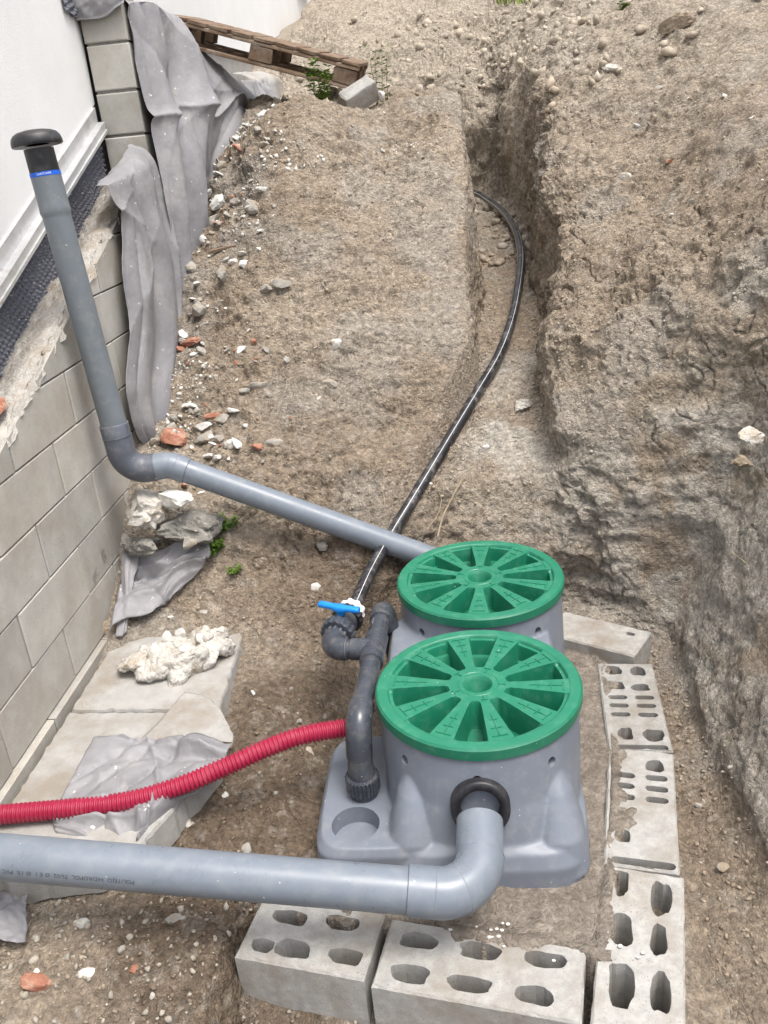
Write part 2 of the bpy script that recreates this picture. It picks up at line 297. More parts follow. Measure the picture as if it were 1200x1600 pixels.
#TERRAIN-BEGIN
# ------------------------------------------------------------------ the ground: lofted cross-sections, world metres
# columns: 0 behind wall,1 wall foot,2,3,4 mound,5 trench lip,6 floor left,7 floor right,8 foot,9 wall low,10 wall mid,11 bank lip,12 slope,13 far right
def rw(y, *p):
    return [(q[0], q[2] if len(q) > 2 else y, q[1]) for q in p]
NET = [
 rw(.2, (-1.75, .0), (-1.40, .0), (-1.0, -.05), (-.8, -.1), (-.7, -.16), (-.6, -.22), (-.3, -.3), (.5, -.3), (.6, -.3), (.80, -.25), (1.0, .1), (1.3, .5), (1.7, .9), (3.4, 1.3)),
 rw(1.2, (-1.75, .02), (-1.40, .02), (-1.05, .0), (-.85, -.03), (-.72, -.04), (-.64, -.22), (-.3, -.27), (.42, -.27), (.55, -.24), (.78, -.18), (.98, .15), (1.3, .75), (1.75, 1.3), (3.4, 1.8)),
 rw(1.55, (-1.75, .05), (-1.40, .05), (-1.05, .04), (-.85, .02), (-.71, .0), (-.63, -.16), (-.3, -.12), (.42, -.15), (.57, -.2), (.75, -.15), (.95, .22), (1.28, .85), (1.72, 1.4), (3.4, 1.9)),
 rw(1.9, (-1.75, .07), (-1.40, .07), (-1.0, .06), (-.8, .05), (-.65, .03), (-.5, .0), (-.3, -.07), (.45, -.07), (.6, -.13), (.72, -.1), (.94, .30), (1.26, .95), (1.7, 1.5), (3.4, 2.0)),
 rw(2.3, (-1.75, .1), (-1.40, .1), (-1.0, .09), (-.8, .08), (-.63, .05), (-.5, .01), (-.35, -.05), (.5, -.06), (.64, -.09), (.73, -.06), (.95, .38), (1.24, 1.02), (1.68, 1.55), (3.4, 2.05)),
 rw(2.72, (-1.75, .15), (-1.40, .15), (-1.0, .14), (-.8, .12), (-.63, .09), (-.5, .05), (-.38, .0), (.52, -.04), (.68, -.12), (.77, -.09), (.96, .45), (1.22, 1.07), (1.65, 1.6), (3.4, 2.1)),
 rw(2.98, (-1.75, .27), (-1.40, .27), (-1.05, .28), (-.74, .27), (-.52, .22), (-.43, .14), (-.37, .03), (.45, .0, 3.2), (.62, .0, 3.15), (.78, -.05, 3.02), (.95, .46, 3.02), (1.17, 1.08, 3.02), (1.58, 1.6, 2.98), (3.4, 2.12)),
 rw(3.16, (-1.75, .42), (-1.40, .42), (-1.08, .42), (-.73, .40), (-.45, .35), (-.3, .28, 3.22), (-.18, .2, 3.24), (.36, .36, 3.27), (.47, .39, 3.25), (.55, .47, 3.21), (.84, .70, 3.18), (1.08, 1.12, 3.16), (1.40, 1.58, 3.12), (3.4, 2.15)),
 rw(3.4, (-1.75, .62), (-1.40, .62), (-1.08, .60), (-.72, .58), (-.38, .52), (-.14, .50), (-.02, .49), (.28, .52), (.38, .55), (.45, .70), (.70, .86), (.98, 1.2), (1.38, 1.6), (3.4, 2.2)),
 rw(3.65, (-1.75, .80), (-1.40, .80), (-1.08, .80), (-.72, .79), (-.33, .71), (-.02, .67), (.08, .585), (.32, .60), (.39, .63), (.43, .84), (.58, .96), (.96, 1.24), (1.4, 1.63), (3.4, 2.25)),
 rw(3.95, (-1.75, .98), (-1.40, .98), (-1.08, 1.02), (-.74, 1.06), (-.33, .97), (.04, .87), (.11, .685), (.36, .70), (.42, .73), (.46, 1.02), (.57, 1.14), (.96, 1.33), (1.45, 1.69), (3.4, 2.3)),
 rw(4.4, (-1.75, 1.22), (-1.40, 1.22), (-1.08, 1.35), (-.76, 1.44), (-.33, 1.31), (.08, 1.21), (.14, .80), (.40, .81), (.45, .84), (.49, 1.24), (.59, 1.36), (1.0, 1.5), (1.5, 1.82), (3.5, 2.4)),
 rw(4.8, (-1.75, 1.47), (-1.40, 1.47), (-1.10, 1.67), (-.79, 1.78), (-.34, 1.61), (.10, 1.53), (.16, .90), (.45, .91), (.49, .94), (.53, 1.44), (.62, 1.56), (1.05, 1.70), (1.6, 1.98), (3.6, 2.5)),
 rw(5.2, (-1.75, 1.70), (-1.40, 1.70), (-1.12, 1.92), (-.82, 2.02), (-.35, 1.90), (.11, 1.83), (.18, .99), (.47, 1.0), (.50, 1.03), (.54, 1.58), (.61, 1.72), (1.1, 1.87), (1.7, 2.14), (3.7, 2.65)),
 rw(5.55, (-1.75, 1.87), (-1.40, 1.87), (-1.12, 2.0), (-.85, 2.07), (-.35, 2.07), (.10, 2.03), (.19, 1.06), (.48, 1.07), (.51, 1.10), (.55, 1.72), (.62, 1.90), (1.1, 2.05), (1.75, 2.30), (3.8, 2.78)),
 rw(6.2, (-1.75, 2.02), (-1.42, 2.02), (-1.12, 2.08), (-.85, 2.1), (-.4, 2.12), (.0, 2.1), (.12, 1.15), (.50, 1.155), (.53, 1.18), (.56, 1.80), (.62, 2.12), (1.05, 2.33), (1.8, 2.55), (4.0, 3.0)),
 rw(7.0, (-1.75, 2.1), (-1.45, 2.1), (-1.2, 2.05), (-.9, 1.6), (-.5, 1.35), (-.2, 1.27), (.02, 1.25), (.49, 1.26), (.52, 1.29), (.55, 1.87), (.61, 2.22), (1.05, 2.48), (1.8, 2.72), (4.0, 3.1)),
 rw(7.85, (-1.75, 2.2), (-1.5, 2.2), (-1.2, 2.05), (-.9, 1.5), (-.5, 1.36), (-.2, 1.34), (.05, 1.33), (.45, 1.34), (.51, 1.37), (.54, 1.7), (.58, 2.12), (1.0, 2.58), (1.8, 2.82), (4.2, 3.15)),
 rw(7.98, (-1.75, 2.25), (-1.5, 2.25), (-1.2, 2.2), (-.9, 2.14), (-.5, 2.06), (-.2, 2.0), (.05, 1.96), (.38, 2.02), (.46, 2.1), (.51, 2.2), (.57, 2.28), (1.0, 2.62), (1.8, 2.86), (4.2, 3.15)),
 rw(8.8, (-1.75, 2.55), (-1.5, 2.58), (-1.2, 2.62), (-.9, 2.62), (-.5, 2.62), (-.2, 2.6), (.05, 2.6), (.35, 2.62), (.45, 2.64), (.52, 2.66), (.62, 2.7), (1.1, 2.86), (1.9, 3.0), (4.5, 3.2)),
 rw(10, (-1.75, 2.85), (-1.5, 2.95), (-1.2, 3.05), (-.9, 3.08), (-.5, 3.1), (-.2, 3.1), (.05, 3.1), (.4, 3.08), (.5, 3.08), (.6, 3.08), (.8, 3.06), (1.3, 3.04), (2.1, 3.05), (5, 3.3)),
 rw(12, (-1.8, 3.1), (-1.5, 3.3), (-1.2, 3.5), (-.9, 3.6), (-.5, 3.65), (-.2, 3.65), (.05, 3.65), (.4, 3.6), (.6, 3.6), (.8, 3.58), (1.1, 3.5), (1.6, 3.45), (2.6, 3.5), (6, 3.7)),
 rw(15, (-3, 3.9), (-2.2, 4.0), (-1.6, 4.1), (-1.0, 4.2), (-.5, 4.2), (0, 4.2), (.3, 4.2), (.7, 4.2), (1, 4.2), (1.3, 4.2), (1.7, 4.2), (2.4, 4.2), (3.6, 4.2), (8, 4.4)),
 rw(22, (-14, 5.2), (-9, 5.2), (-6, 5.2), (-4, 5.2), (-2.5, 5.2), (-1, 5.2), (0, 5.2), (1, 5.2), (2, 5.2), (3, 5.2), (4, 5.2), (6, 5.2), (9, 5.2), (16, 5.2)),
 rw(90, (-80, 9), (-60, 9), (-45, 9), (-30, 9), (-20, 9), (-10, 9), (0, 9), (8, 9), (12, 9), (18, 9), (25, 9), (38, 9), (55, 9), (90, 9)),
]
NET = np.array(NET)
PIPE_LINE = [(-.316, 3.14, .368), (-.20, 3.36, .472), (-.05, 3.66, .605), (.085, 3.94, .72), (.215, 4.27, .82), (.315, 4.66, .925), (.395, 5.15, 1.045), (.445, 5.63, 1.125), (.455, 6.16, 1.205), (.42, 6.67, 1.275), (.34, 7.18, 1.33), (.22, 7.55, 1.385), (-.05, 7.72, 1.42)]
def pchip(A, counts):
    """A (n,...) monotone cubic along axis 0, resampled with counts[i] samples on interval i"""
    d = A[1:]-A[:-1]; m = np.zeros_like(A)
    pr = d[1:]*d[:-1]; sm = d[1:]+d[:-1]
    m[1:-1] = np.where(pr > 0, 2*pr/np.where(np.abs(sm) < 1e-9, 1, sm), 0)
    m[0] = d[0]; m[-1] = d[-1]; out = []
    for i, c in enumerate(counts):
        t = (np.arange(c)/c).reshape((-1,)+(1,)*(A.ndim-1))
        h00 = 2*t**3-3*t**2+1; h10 = t**3-2*t**2+t; h01 = -2*t**3+3*t**2; h11 = t**3-t**2
        out.append(h00*A[i]+h10*m[i]+h01*A[i+1]+h11*m[i+1])
    out.append(A[-1:]); return np.concatenate(out)
def make_ground(q=1.0):
    rl = np.linalg.norm(NET[1:]-NET[:-1], axis=2)[:, 1:12].max(1)*.55+np.linalg.norm(NET[1:]-NET[:-1], axis=2)[:, 1:12].mean(1)*.45
    cl = np.linalg.norm(NET[1:17, 1:]-NET[1:17, :-1], axis=2).max(0)*.5+np.linalg.norm(NET[1:17, 1:]-NET[1:17, :-1], axis=2).mean(0)*.5
    yr = (NET[1:, 5, 1]+NET[:-1, 5, 1])/2
    step = np.interp(yr, [.7, 1.3, 2.6, 5.2, 6.5, 8.5, 11, 14, 20, 50], [.03, .0065, .0075, .009, .014, .017, .05, .2, .5, 4])/q
    rc = np.maximum(2, np.ceil(rl/step)).astype(int)
    cs = np.array([.06]+[.0085]*4+[.008]*6+[.013, .07])/q
    cc = np.maximum(2, np.ceil(cl/cs)).astype(int)
    S = pchip(NET, rc); S = np.swapaxes(pchip(np.swapaxes(S, 0, 1), cc), 0, 1)   # rows, cols, 3
    R, C = S.shape[:2]
    gy = np.gradient(S, axis=0); gx = np.gradient(S, axis=1); n = np.cross(gx, gy)
    n /= np.maximum(1e-9, np.linalg.norm(n, axis=2, keepdims=True))
    P = S.reshape(-1, 3); n = n.reshape(-1, 3); x, y, z = P.T
    steep = 1-np.clip(n[:, 2], 0, 1)
    far = sstep(5.3, 8, y)
    # where it was trodden or dug flat the surface is smoother
    pit = np.maximum((1-sstep(2.75, 3.3, y))*(1-sstep(.62, .78, x)), (x > .4)*(x < .95)*(1-sstep(-.06, .03, z)))
    floor = np.exp(-((x-(.06*y+.02))/.22)**2)*sstep(3.25, 3.5, y)*(1-sstep(7.2, 7.8, y))*(steep < .5)
    calm = np.clip(1-.75*pit-.6*floor, .2, 1)
    zone = fbm(P, 1.7, 3, 5); rough = sstep(.36, .62, fbm(P, 3.1, 3, 9))
    D = (fbm(P, 1.9, 4, 1)-.5)*.22*calm*(1+.5*far)
    P1 = P+n*D[:, None]
    ledge = fbm(P1*np.array([1, 1, 2.2]), 5.5, 4, 17); D = D+(np.abs(ledge-.5)*-.12+.016)*calm*(.35+.65*rough)
    D = D+(fbm(P1, 11, 4, 21)-.5)*.058*(.3+.7*calm)
    rt = (.25+.75*rough)*(.45+.55*calm)
    D = D+.024*lumps(P1, 13, 3)*rt*sstep(.45, .6, fbm(P1, 4.5, 2, 40))*(1+.6*far)
    D = D+.0140*lumps(P1, 33, 4)*(.3+.7*rt)*(.35+.65*sstep(.38, .6, fbm(P1, 7, 2, 44)))
    D = D+.0078*lumps(P1, 72, 6)*(.5+.5*rt)
    # scrape marks of the digger bucket on the steep faces
    scr = fbm(P1*np.array([1, 1, .07]), 34, 3, 61)
    D = D+(scr-.5)*.010*sstep(.45, .8, steep)*(y < 8.3)*sstep(.45, .62, fbm(P1, 2.3, 2, 66))
    # desiccation cracks
    ck = np.abs(fbm(P1, 6.5, 3, 71)-.5); D = D-.022*np.exp(-(ck/.010)**2)*sstep(.5, .6, fbm(P1, 2.0, 2, 77))*calm
    edge = sstep(0, .05, np.abs(x+1.40))*.7+.3
    D = D*np.where(x < -1.39, .25, edge)
    # clean spade-cut left wall of the trench; compact clay at the foot of the right bank
    cut = np.exp(-((x-(.085+.012*(y-4.5)))/.13)**2)*sstep(3.6, 3.9, y)*(1-sstep(5.8, 6.2, y)); D = D*(1-.6*cut)
    foot = sstep(.55, .7, x)*(1-sstep(3.1, 3.5, y)); D = D*(1-.45*foot)
    # no heave under slabs, blocks and tank
    under = sstep(-.62, -.50, x)*(1-sstep(.55, .66, x))*sstep(1.25, 1.4, y)*(1-sstep(3.0, 3.14, y))*(1-sstep(.0, .06, z))
    D = D*(1-under)+np.minimum(D, .0)*.4*under
    Q = P+n*D[:, None]
    # the bed the black pipe lies in
    for a, b in zip(PIPE_LINE[:-1], PIPE_LINE[1:]):
        a = np.array(a); b = np.array(b); d = b[:2]-a[:2]; t = np.clip(((Q[:, :2]-a[:2])@d)/(d@d), 0, 1)
        dist = np.linalg.norm(Q[:, :2]-(a[:2]+t[:, None]*d), axis=1); zl = a[2]+t*(b[2]-a[2])-.022
        k = (dist < .075) & (Q[:, 2] > zl) & (Q[:, 2] < zl+.22)
        Q[:, 2] = np.where(k, Q[:, 2]-(Q[:, 2]-zl)*(1-sstep(.028, .07, dist)), Q[:, 2])
    # ------------- soil colour (pigment and moisture of the soil itself; right bank foot also paled against shade)
    tan = np.array([.395, .332, .262]); brown = np.array([.270, .212, .157]); pale = np.array([.50, .47, .42]); sandy = np.array([.45, .395, .325]); moist = np.array([.165, .124, .090]); grey = np.array([.365, .335, .295])
    a = sstep(.38, .62, fbm(Q, 2.2, 5, 81))[:, None]
    c = tan*a+(.45*tan+.55*brown)*(1-a)
    g = (sstep(.5, .66, fbm(Q, 3.4, 5, 85)))[:, None]*.6; c = c*(1-g)+grey*g
    mw = (np.exp(-(((x+.58)/.30)**2+((y-2.2)/.55)**2))*1.7+np.exp(-(((x+.70)/.24)**2+((y-1.45)/.40)**2))*1.9+np.exp(-(((x+.35)/.4)**2+((y-3.05)/.25)**2))*.7+np.exp(-(((x-.66)/.12)**2))*(z < .05)*(y < 3.1)*.25)
    mw = np.clip(mw*(.35+1.3*fbm(Q, 5, 4, 91)), 0, 1)[:, None]*.85; c = c*(1-mw)+moist*mw
    pw = np.exp(-(((x-.80)/.34)**2+((y-3.0)/.40)**2+((z-.35)/.36)**2))*1.3+.45*sstep(.72, .85, x)*(1-sstep(3.2, 3.6, y))+np.exp(-(((x-.2)/.16)**2+((y-3.6)/.35)**2))*.9+np.exp(-(((x-.26)/.16)**2+((y-4.25)/.2)**2))*.55  # pale clay and trench floor; right bank foot painted lighter to offset its shade
    pw = np.clip(pw*(.1+1.6*sstep(.35, .65, fbm(Q, 6, 5, 95))), 0, 1)[:, None]*.8; c = c*(1-pw)+pale*pw
    sw = (sstep(5.6, 7.6, y)*.85+sstep(1.5, 2.2, z)*sstep(.5, .9, x)*.45)
    sw = np.clip(sw*(.5+fbm(Q, 1.5, 3, 99)), 0, 1)[:, None]; c = c*(1-sw)+sandy*sw
    fl = (lumps(Q, 75, 6)*sstep(.62, .7, fbm(Q, 30, 2, 105)))[:, None]*.35; c = c*(1-fl)+pale*fl
    return Q, n, c, R, C
#TERRAIN-END
GQ, GN, GC, GR, GCc = make_ground(1.08)
def grid_faces(R, C):
    i = np.arange(R-1)[:, None]*C+np.arange(C-1)[None, :]
    return np.stack([i, i+1, i+C+1, i+C], -1).reshape(-1, 4)
def fast_mesh(name, V, F, mat, smooth=True, color=None, parent=None):
    """numpy arrays straight into a mesh; F is (n,3) or (n,4)"""
    V = np.asarray(V, np.float32)
    if parent is not None: V = V-np.array(WORLD(parent), np.float32)
    F = np.asarray(F, np.int32); k = F.shape[1]; me = bpy.data.meshes.new(name)
    me.vertices.add(len(V)); me.vertices.foreach_set('co', V.ravel())
    me.loops.add(F.size); me.loops.foreach_set('vertex_index', F.ravel())
    me.polygons.add(len(F)); me.polygons.foreach_set('loop_start', np.arange(0, F.size, k, dtype=np.int32))
    me.update(calc_edges=True)
    if smooth: me.shade_smooth()
    if color is not None:
        a = me.color_attributes.new('soil', 'FLOAT_COLOR', 'POINT'); c4 = np.ones((len(V), 4), np.float32); c4[:, :3] = color; a.data.foreach_set('color', c4.ravel())
    me.materials.append(M[mat]); o = bpy.data.objects.new(name, me); COL.objects.link(o)
    if parent is not None: o.parent = parent
    return o
ground = fast_mesh('ground', GQ, grid_faces(GR, GCc), 'soil', True, GC); ground['kind'] = 'structure'
# lookup of the ground height at a place: nearest vertex in plan
_gx = GQ[:, 0]; _gy = GQ[:, 1]
_sel = np.where((_gx > -1.6) & (_gx < 2.2) & (_gy > 1) & (_gy < 9.5))[0]
_key = {}
for _i in _sel[::3]:
    _key.setdefault((int(_gx[_i]*40+100), int(_gy[_i]*40)), []).append(_i)
def gz(x, y, top=True):
    """index of the topmost ground vertex near (x, y)"""
    best = None; kx, ky = int(x*40+100), int(y*40)
    for r in (1, 3, 8):
        c = [i for a in range(-r, r+1) for b in range(-r, r+1) for i in _key.get((kx+a, ky+b), [])]
        if c:
            c = np.array(c); d = (_gx[c]-x)**2+(_gy[c]-y)**2; c = c[d < d.min()+.0004]
            return int(c[np.argmax(GQ[c, 2])])
    return int(_sel[0])

# ------------------------------------------------------------------ mortar bed inside the ring of blocks
def mortar_bed():
    xs = np.linspace(0, 1, 230); ys = np.linspace(1.40, 3.16, 300); U, Y = np.meshgrid(xs, ys)
    xe = np.interp(Y, [1.4, 1.5, 1.77, 2.26, 2.75, 3.16], [.225, .25, .325, .425, .465, .46]); xl = np.interp(Y, [1.5, 1.62, 2.3, 3.16], [-.66, -.64, -.60, -.45])
    X = xl+(xe+.13-xl)*U; P = np.stack([X.ravel(), Y.ravel(), 0*X.ravel()], 1)
    z = -.012+(fbm(P, 5, 4, 201)-.5)*.035+.007*lumps(P, 26, 202)*sstep(.4, .6, fbm(P, 5, 2, 203))+.004*lumps(P, 70, 204)
    z -= .09*(1-np.minimum(sstep(0, .08, U.ravel()), 1-sstep(3.08, 3.16, P[:, 1])))
    # mortar slopped over the inner edges of the blocks, ragged where it thins out
    pen = np.maximum(X-xe, (1.60-.2*X)-Y).ravel(); n = fbm(P, 9, 5, 207)
    over = .010*np.clip((n-.40)*2.4-pen/.085, -3, .5)+.0015*lumps(P, 45, 208)
    k = sstep(-.015, .012, pen); z = z*(1-k)+np.where((over > 0) & (pen < .085), over+.001, np.where(pen < .035, -.02, -.30))*k
    P[:, 2] = z; o = fast_mesh('mortar_bed', P, grid_faces(300, 230), 'bed'); o['kind'] = 'structure'
mortar_bed()

# ------------------------------------------------------------------ house, retaining wall, pillar
XF = -1.64                                   # render face of the house
trk = lambda y: 1.50+.40*(y-3.15)            # underside of the sloping starter profile
cap = lambda y: 1.085+.40*(y-2.48)            # top of the sloping retaining wall
def prism_yz(poly, x0, x1):
    n = len(poly); v = [(x0, y, z) for y, z in poly]+[(x1, y, z) for y, z in poly]
    f = [tuple(range(n)), tuple(range(n, 2*n))[::-1]]+[(i, n+i, n+(i+1) % n, (i+1) % n) for i in range(n)]
    return v, f
house = thing('house', 'white rendered house wall with sloping metal base profile along the left', 'house', (-1.8, 7, 1.0))
g = G(); g.add(*prism_yz([(.2, trk(.2)+.1), (4.47, trk(4.47)+.1), (4.48, 2.42), (13.6, 2.9), (13.6, 7.5), (.2, 7.5)], XF, -6)); g.build('facade', 'plaster', house)
g = G(); g.add(*prism_yz([(.2, -.3), (13.55, -.3), (13.55, 3.2), (4.47, 2.6), (.2, 1.0)], XF-.035, -5.9)); g.build('plinth', 'wallgrey', house)
g = G(); g.add(*box((XF+.03, 12.3, 3.62), (.09, .9, .05))); g.build('window_sill', 'wallgrey', house)
g = G()   # aluminium starter profile: two flanges and a lip running up the slope
for dz0, dz1, x1 in ((0, .035, .045), (.035, .10, .012), (-.012, .002, .052)):
    g.add(*prism_yz([(.25, trk(.25)+dz0), (4.43, trk(4.43)+dz0), (4.43, trk(4.43)+dz1), (.25, trk(.25)+dz1)], XF-.03, XF+x1))
g.build('starter_profile', 'alu', house)
def dimples(y0, y1, zb, zt, x):
    pitch = .026; ny = int((y1-y0)/pitch*9); nz = 84
    s = np.linspace(y0, y1, ny); t = np.linspace(0, 1, nz); S, T = np.meshgrid(s, t)
    B = zb(S); Tp = zt(S); Z = B+(Tp-B)*T
    a = S/pitch; b = (Z-.40*S)/pitch
    hgt = np.maximum(0, np.cos(PI*a)**2*np.cos(PI*b)**2)**.8
    P = np.stack([x+.016*hgt, S, Z], -1).reshape(-1, 3)
    rag = (fbm(P, 9, 3, 305)-.5)*.05
    P[:, 2] += rag*(1-np.repeat(t, ny))
    return P, grid_faces(nz, ny)
V, F = dimples(.4, 4.46, lambda y: cap(y)-.12, lambda y: trk(y)+.004, XF-.012)
fast_mesh('dimpled_membrane', V, F, 'membrane', True, parent=house)
V, F = dimples(4.3, 5.3, lambda y: 2.5+0*y, lambda y: 2.72+0*y, XF+.012)
o = fast_mesh('dimpled_membrane', V, F, 'membrane', True, parent=house)

rwall = thing('retaining_wall', 'grey concrete block wall with a sloping broken top along the left', 'wall', (-1.52, 3, 0))
XW = -1.42
g = G(); g.add(*prism_yz([(-.2, -.3), (4.44, -.3), (4.44, cap(4.44)-.20), (-.2, cap(-.2)-.20)], XF-.02, XW-.012)); g.build('joint_mortar', 'joint', rwall)
def clip(poly, fn):
    out = []
    for i in range(len(poly)):
        a, b = poly[i], poly[(i+1) % len(poly)]; fa, fb = fn(a), fn(b)
        if fa <= 0: out.append(a)
        if (fa < 0 < fb) or (fb < 0 < fa):
            t = fa/(fa-fb); out.append((a[0]+(b[0]-a[0])*t, a[1]+(b[1]-a[1])*t))
    return out
def wall_block(poly, xf, xb, parent, name='block', bev=.004, mat='wallblock'):
    cy = sum(p[0] for p in poly)/len(poly); cz = sum(p[1] for p in poly)/len(poly); n = len(poly)
    def inset(p, d):
        l = math.hypot(p[0]-cy, p[1]-cz)+1e-6; return (p[0]-(p[0]-cy)/l*d, p[1]-(p[1]-cz)/l*d)
    A = [(xf, *inset(p, bev*1.6)) for p in poly]; B = [(xf-bev, *p) for p in poly]; Cc = [(xb, *p) for p in poly]
    v = A+B+Cc; f = [tuple(range(n))]
    for i in range(n):
        j = (i+1) % n; f.append((i, n+i, n+j, j)); f.append((n+i, 2*n+i, 2*n+j, n+j))
    o = mesh_obj(name, v, f, mat, parent); return o
JO = [2.546, 2.80, 2.55, 2.806, 2.52, 2.80, 3.52, 3.75]
gap = .003
for c in range(-1, 9):
    z0 = .183+.2*c; z1 = z0+.2
    j0 = JO[max(0, min(c, 7))] if c >= 0 else 2.30
    k = -6
    while True:
        y0 = j0+.5*k; y1 = y0+.5; k += 1
        if y0 > 4.44: break
        y1 = min(y1, 4.44)
        if y1 < -.1: continue
        poly = [(y0+gap, z0+gap), (y1-gap, z0+gap), (y1-gap, z1-gap), (y0+gap, z1-gap)]
        poly = clip(poly, lambda p: p[1]-(cap(p[0])-.004))
        if len(poly) < 3: continue
        ar = abs(sum(poly[i][0]*poly[(i+1) % len(poly)][1]-poly[(i+1) % len(poly)][0]*poly[i][1] for i in range(len(poly))))/2
        if ar < .002: continue
        wall_block(poly, XW+random.uniform(-.0015, .0015)+(.022 if c == -1 else 0), XW-.05, rwall)
# mark scratched into one block
# broken mortar along the sloping top
def mortar_cap():
    ny, nx = 420, 56; s = np.linspace(.2, 4.44, ny); t = np.linspace(0, 1, nx); S, T = np.meshgrid(s, t, indexing='ij')
    P = np.stack([XW+.008-T*(XW-XF+.03), S, cap(S)], -1).reshape(-1, 3)
    h = (fbm(P, 5, 5, 401)-.5)*.06+.009*lumps(P, 24, 402)+.006*lumps(P, 60, 403)-.10*sstep(.2, 1, T.ravel())
    st = .03*(np.floor(P[:, 1]/.17+fbm(P, 3, 2, 405))-P[:, 1]/.17)
    P[:, 2] += h+st*.5
    e = (T.ravel() < .09); P[:, 0] += np.where(e, (fbm(P, 22, 3, 407)-.66)*.035, 0); P[:, 2] -= np.where(T.ravel() < .02, .03, 0)
    fast_mesh('mortar_cap', P, grid_faces(ny, nx), 'mortar', True, parent=rwall)
mortar_cap()
pillar = thing('block_pillar', 'stack of grey concrete blocks standing against the house wall above the sloping wall', 'pillar', (-1.53, 4.6, 1.8))
for z0, z1 in ((2.375, 2.56), (2.175, 2.37), (1.982, 2.168), (1.79, 1.977)):
    y0 = 4.452+random.uniform(-.004, .004); x0, x1 = -1.622+random.uniform(-.003, .003), -1.418
    n = [(x0, z0+.003), (x1, z0+.003), (x1, z1-.003), (x0, z1-.003)]; b = .005
    cx, cz = (x0+x1)/2, (z0+z1)/2
    A = [(x+(b if x < cx else -b), y0, z+(b if z < cz else -b)) for x, z in n]; B = [(x, y0+b, z) for x, z in n]; Cc = [(x, y0+.2, z) for x, z in n]
    f = [(0, 1, 2, 3)]+[q for i in range(4) for q in ((i, 4+i, 4+(i+1) % 4, (i+1) % 4), (4+i, 8+i, 8+(i+1) % 4, 4+(i+1) % 4))]
    mesh_obj('block', A+B+Cc, f, 'wallblock', pillar)
g = G(); g.add(*box((-1.52, 4.56, 2.15), (.19, .19, .82))); g.build('joint_mortar', 'joint', pillar)
hwall = thing('upper_wall', 'block wall behind the pillar, hidden under the long grey sheet', 'wall', (-1.53, 6, 1.5))
g = G(); g.add(*prism_yz([(4.66, .9), (9.2, 1.5), (9.2, 2.25), (6.5, 2.24), (5.7, 2.38), (5.1, 2.50), (4.66, 2.50)], XF+.02, XW)); g.build('block_core', 'wallblock', hwall)

# ------------------------------------------------------------------ loose rubble blocks with holes
def blob(cx, cy, rx, ry, n=16, rag=.16, seed=0):
    r = random.Random(seed); ph = [r.uniform(0, 6.28) for _ in range(4)]; o = []
    for k in range(n):
        a = 2*PI*k/n; m = 1+rag*(math.sin(2*a+ph[0])*.25+math.sin(3*a+ph[1])*.55+math.sin(5*a+ph[2])*.35+math.sin(7*a+ph[3])*.3)+r.uniform(-rag, rag)*.3
        o.append((cx+rx*m*math.copysign(abs(math.cos(a))**.72, math.cos(a)), cy+ry*m*math.copysign(abs(math.sin(a))**.72, math.sin(a))))
    return o
def slot(cx, cy, rx, ry, seed=0):
    r = random.Random(seed); o = []
    for sx, a0 in ((1, -PI/2), (-1, PI/2)):
        for k in range(6):
            a = a0+PI*k/5; o.append((cx+sx*(rx-ry)+ry*math.cos(a)*1.0+r.uniform(-.001, .001), cy+ry*math.sin(a)+r.uniform(-.0008, .0008)))
    return o
def hollow_block(name, label, cat, loc, rz, L, W, H, holes, tilt=(0, 0), group=None, notch=None, seed=1):
    """open-cell concrete block: local x across (W), local y along (L), top at z=0"""
    r = random.Random(seed); root = thing(name, label, cat, loc, group); root.rotation_euler = (tilt[0], tilt[1], rz)
    def loop(ins, jit, z):
        pts = []
        cs = [(-W/2+ins, -L/2+ins), (W/2-ins, -L/2+ins), (W/2-ins, L/2-ins), (-W/2+ins, L/2-ins)]
        for i in range(4):
            a, b = cs[i], cs[(i+1) % 4]; n = 10 if i % 2 == 0 else 22
            for k in range(n):
                t = k/n; nx, ny = ((0, 1), (-1, 0), (0, -1), (1, 0))[i]; d = max(0, r.gauss(0, jit))
                if k == 0: d *= 1.5
                pts.append((a[0]+(b[0]-a[0])*t+nx*d, a[1]+(b[1]-a[1])*t+ny*d, z))
        return pts
    A = loop(.005, .0022, 0); B = loop(0, .0008, -.006); n = len(A)
    holes3 = [[(x, y, 0) for x, y in h] for h in holes]
    loops = [A]+[h[::-1] for h in holes3]
    tri = tessellate_polygon([[Vector(p) for p in l] for l in loops]); V = [p for l in loops for p in l]
    g = G(); fl = []
    for t in tri:
        a, b, c = (Vector(V[i]) for i in t); fl.append(t if (b-a).cross(c-a).z > 0 else t[::-1])
    g.add(V, fl)
    C = [(x, y, -H) for x, y, z in B]; v = A+B+C
    f = []
    for i in range(n):
        j = (i+1) % n; f += [(i, n+i, n+j, j), (n+i, 2*n+i, 2*n+j, n+j)]
    f.append(tuple(2*n+i for i in range(n))[::-1]); g.add(v, f)
    for h in holes3:
        m = len(h); lo = [(x*.97+.03*h[0][0], y*.97+.03*h[0][1], -.30) for x, y, z in h]
        g.add(h+lo, [(i, (i+1) % m, m+(i+1) % m, m+i) for i in range(m)]+[tuple(range(m, 2*m))])
    o = g.build('shell', 'block', root, local=True)
    bm = bmesh.new(); bm.from_mesh(o.data); bmesh.ops.remove_doubles(bm, verts=bm.verts, dist=1e-5); bmesh.ops.recalc_face_normals(bm, faces=bm.faces); bm.to_mesh(o.data); bm.free()
    return root
def ctr(ex, ey, a, L, W=.2):      # outer (right) edge midpoint, heading -> centre
    return (ex-W/2*math.cos(a), ey-W/2*math.sin(a))
def H(u, vv, L=.5, W=.2): return (-W/2+u, L/2-vv)     # u from left edge, v from far end
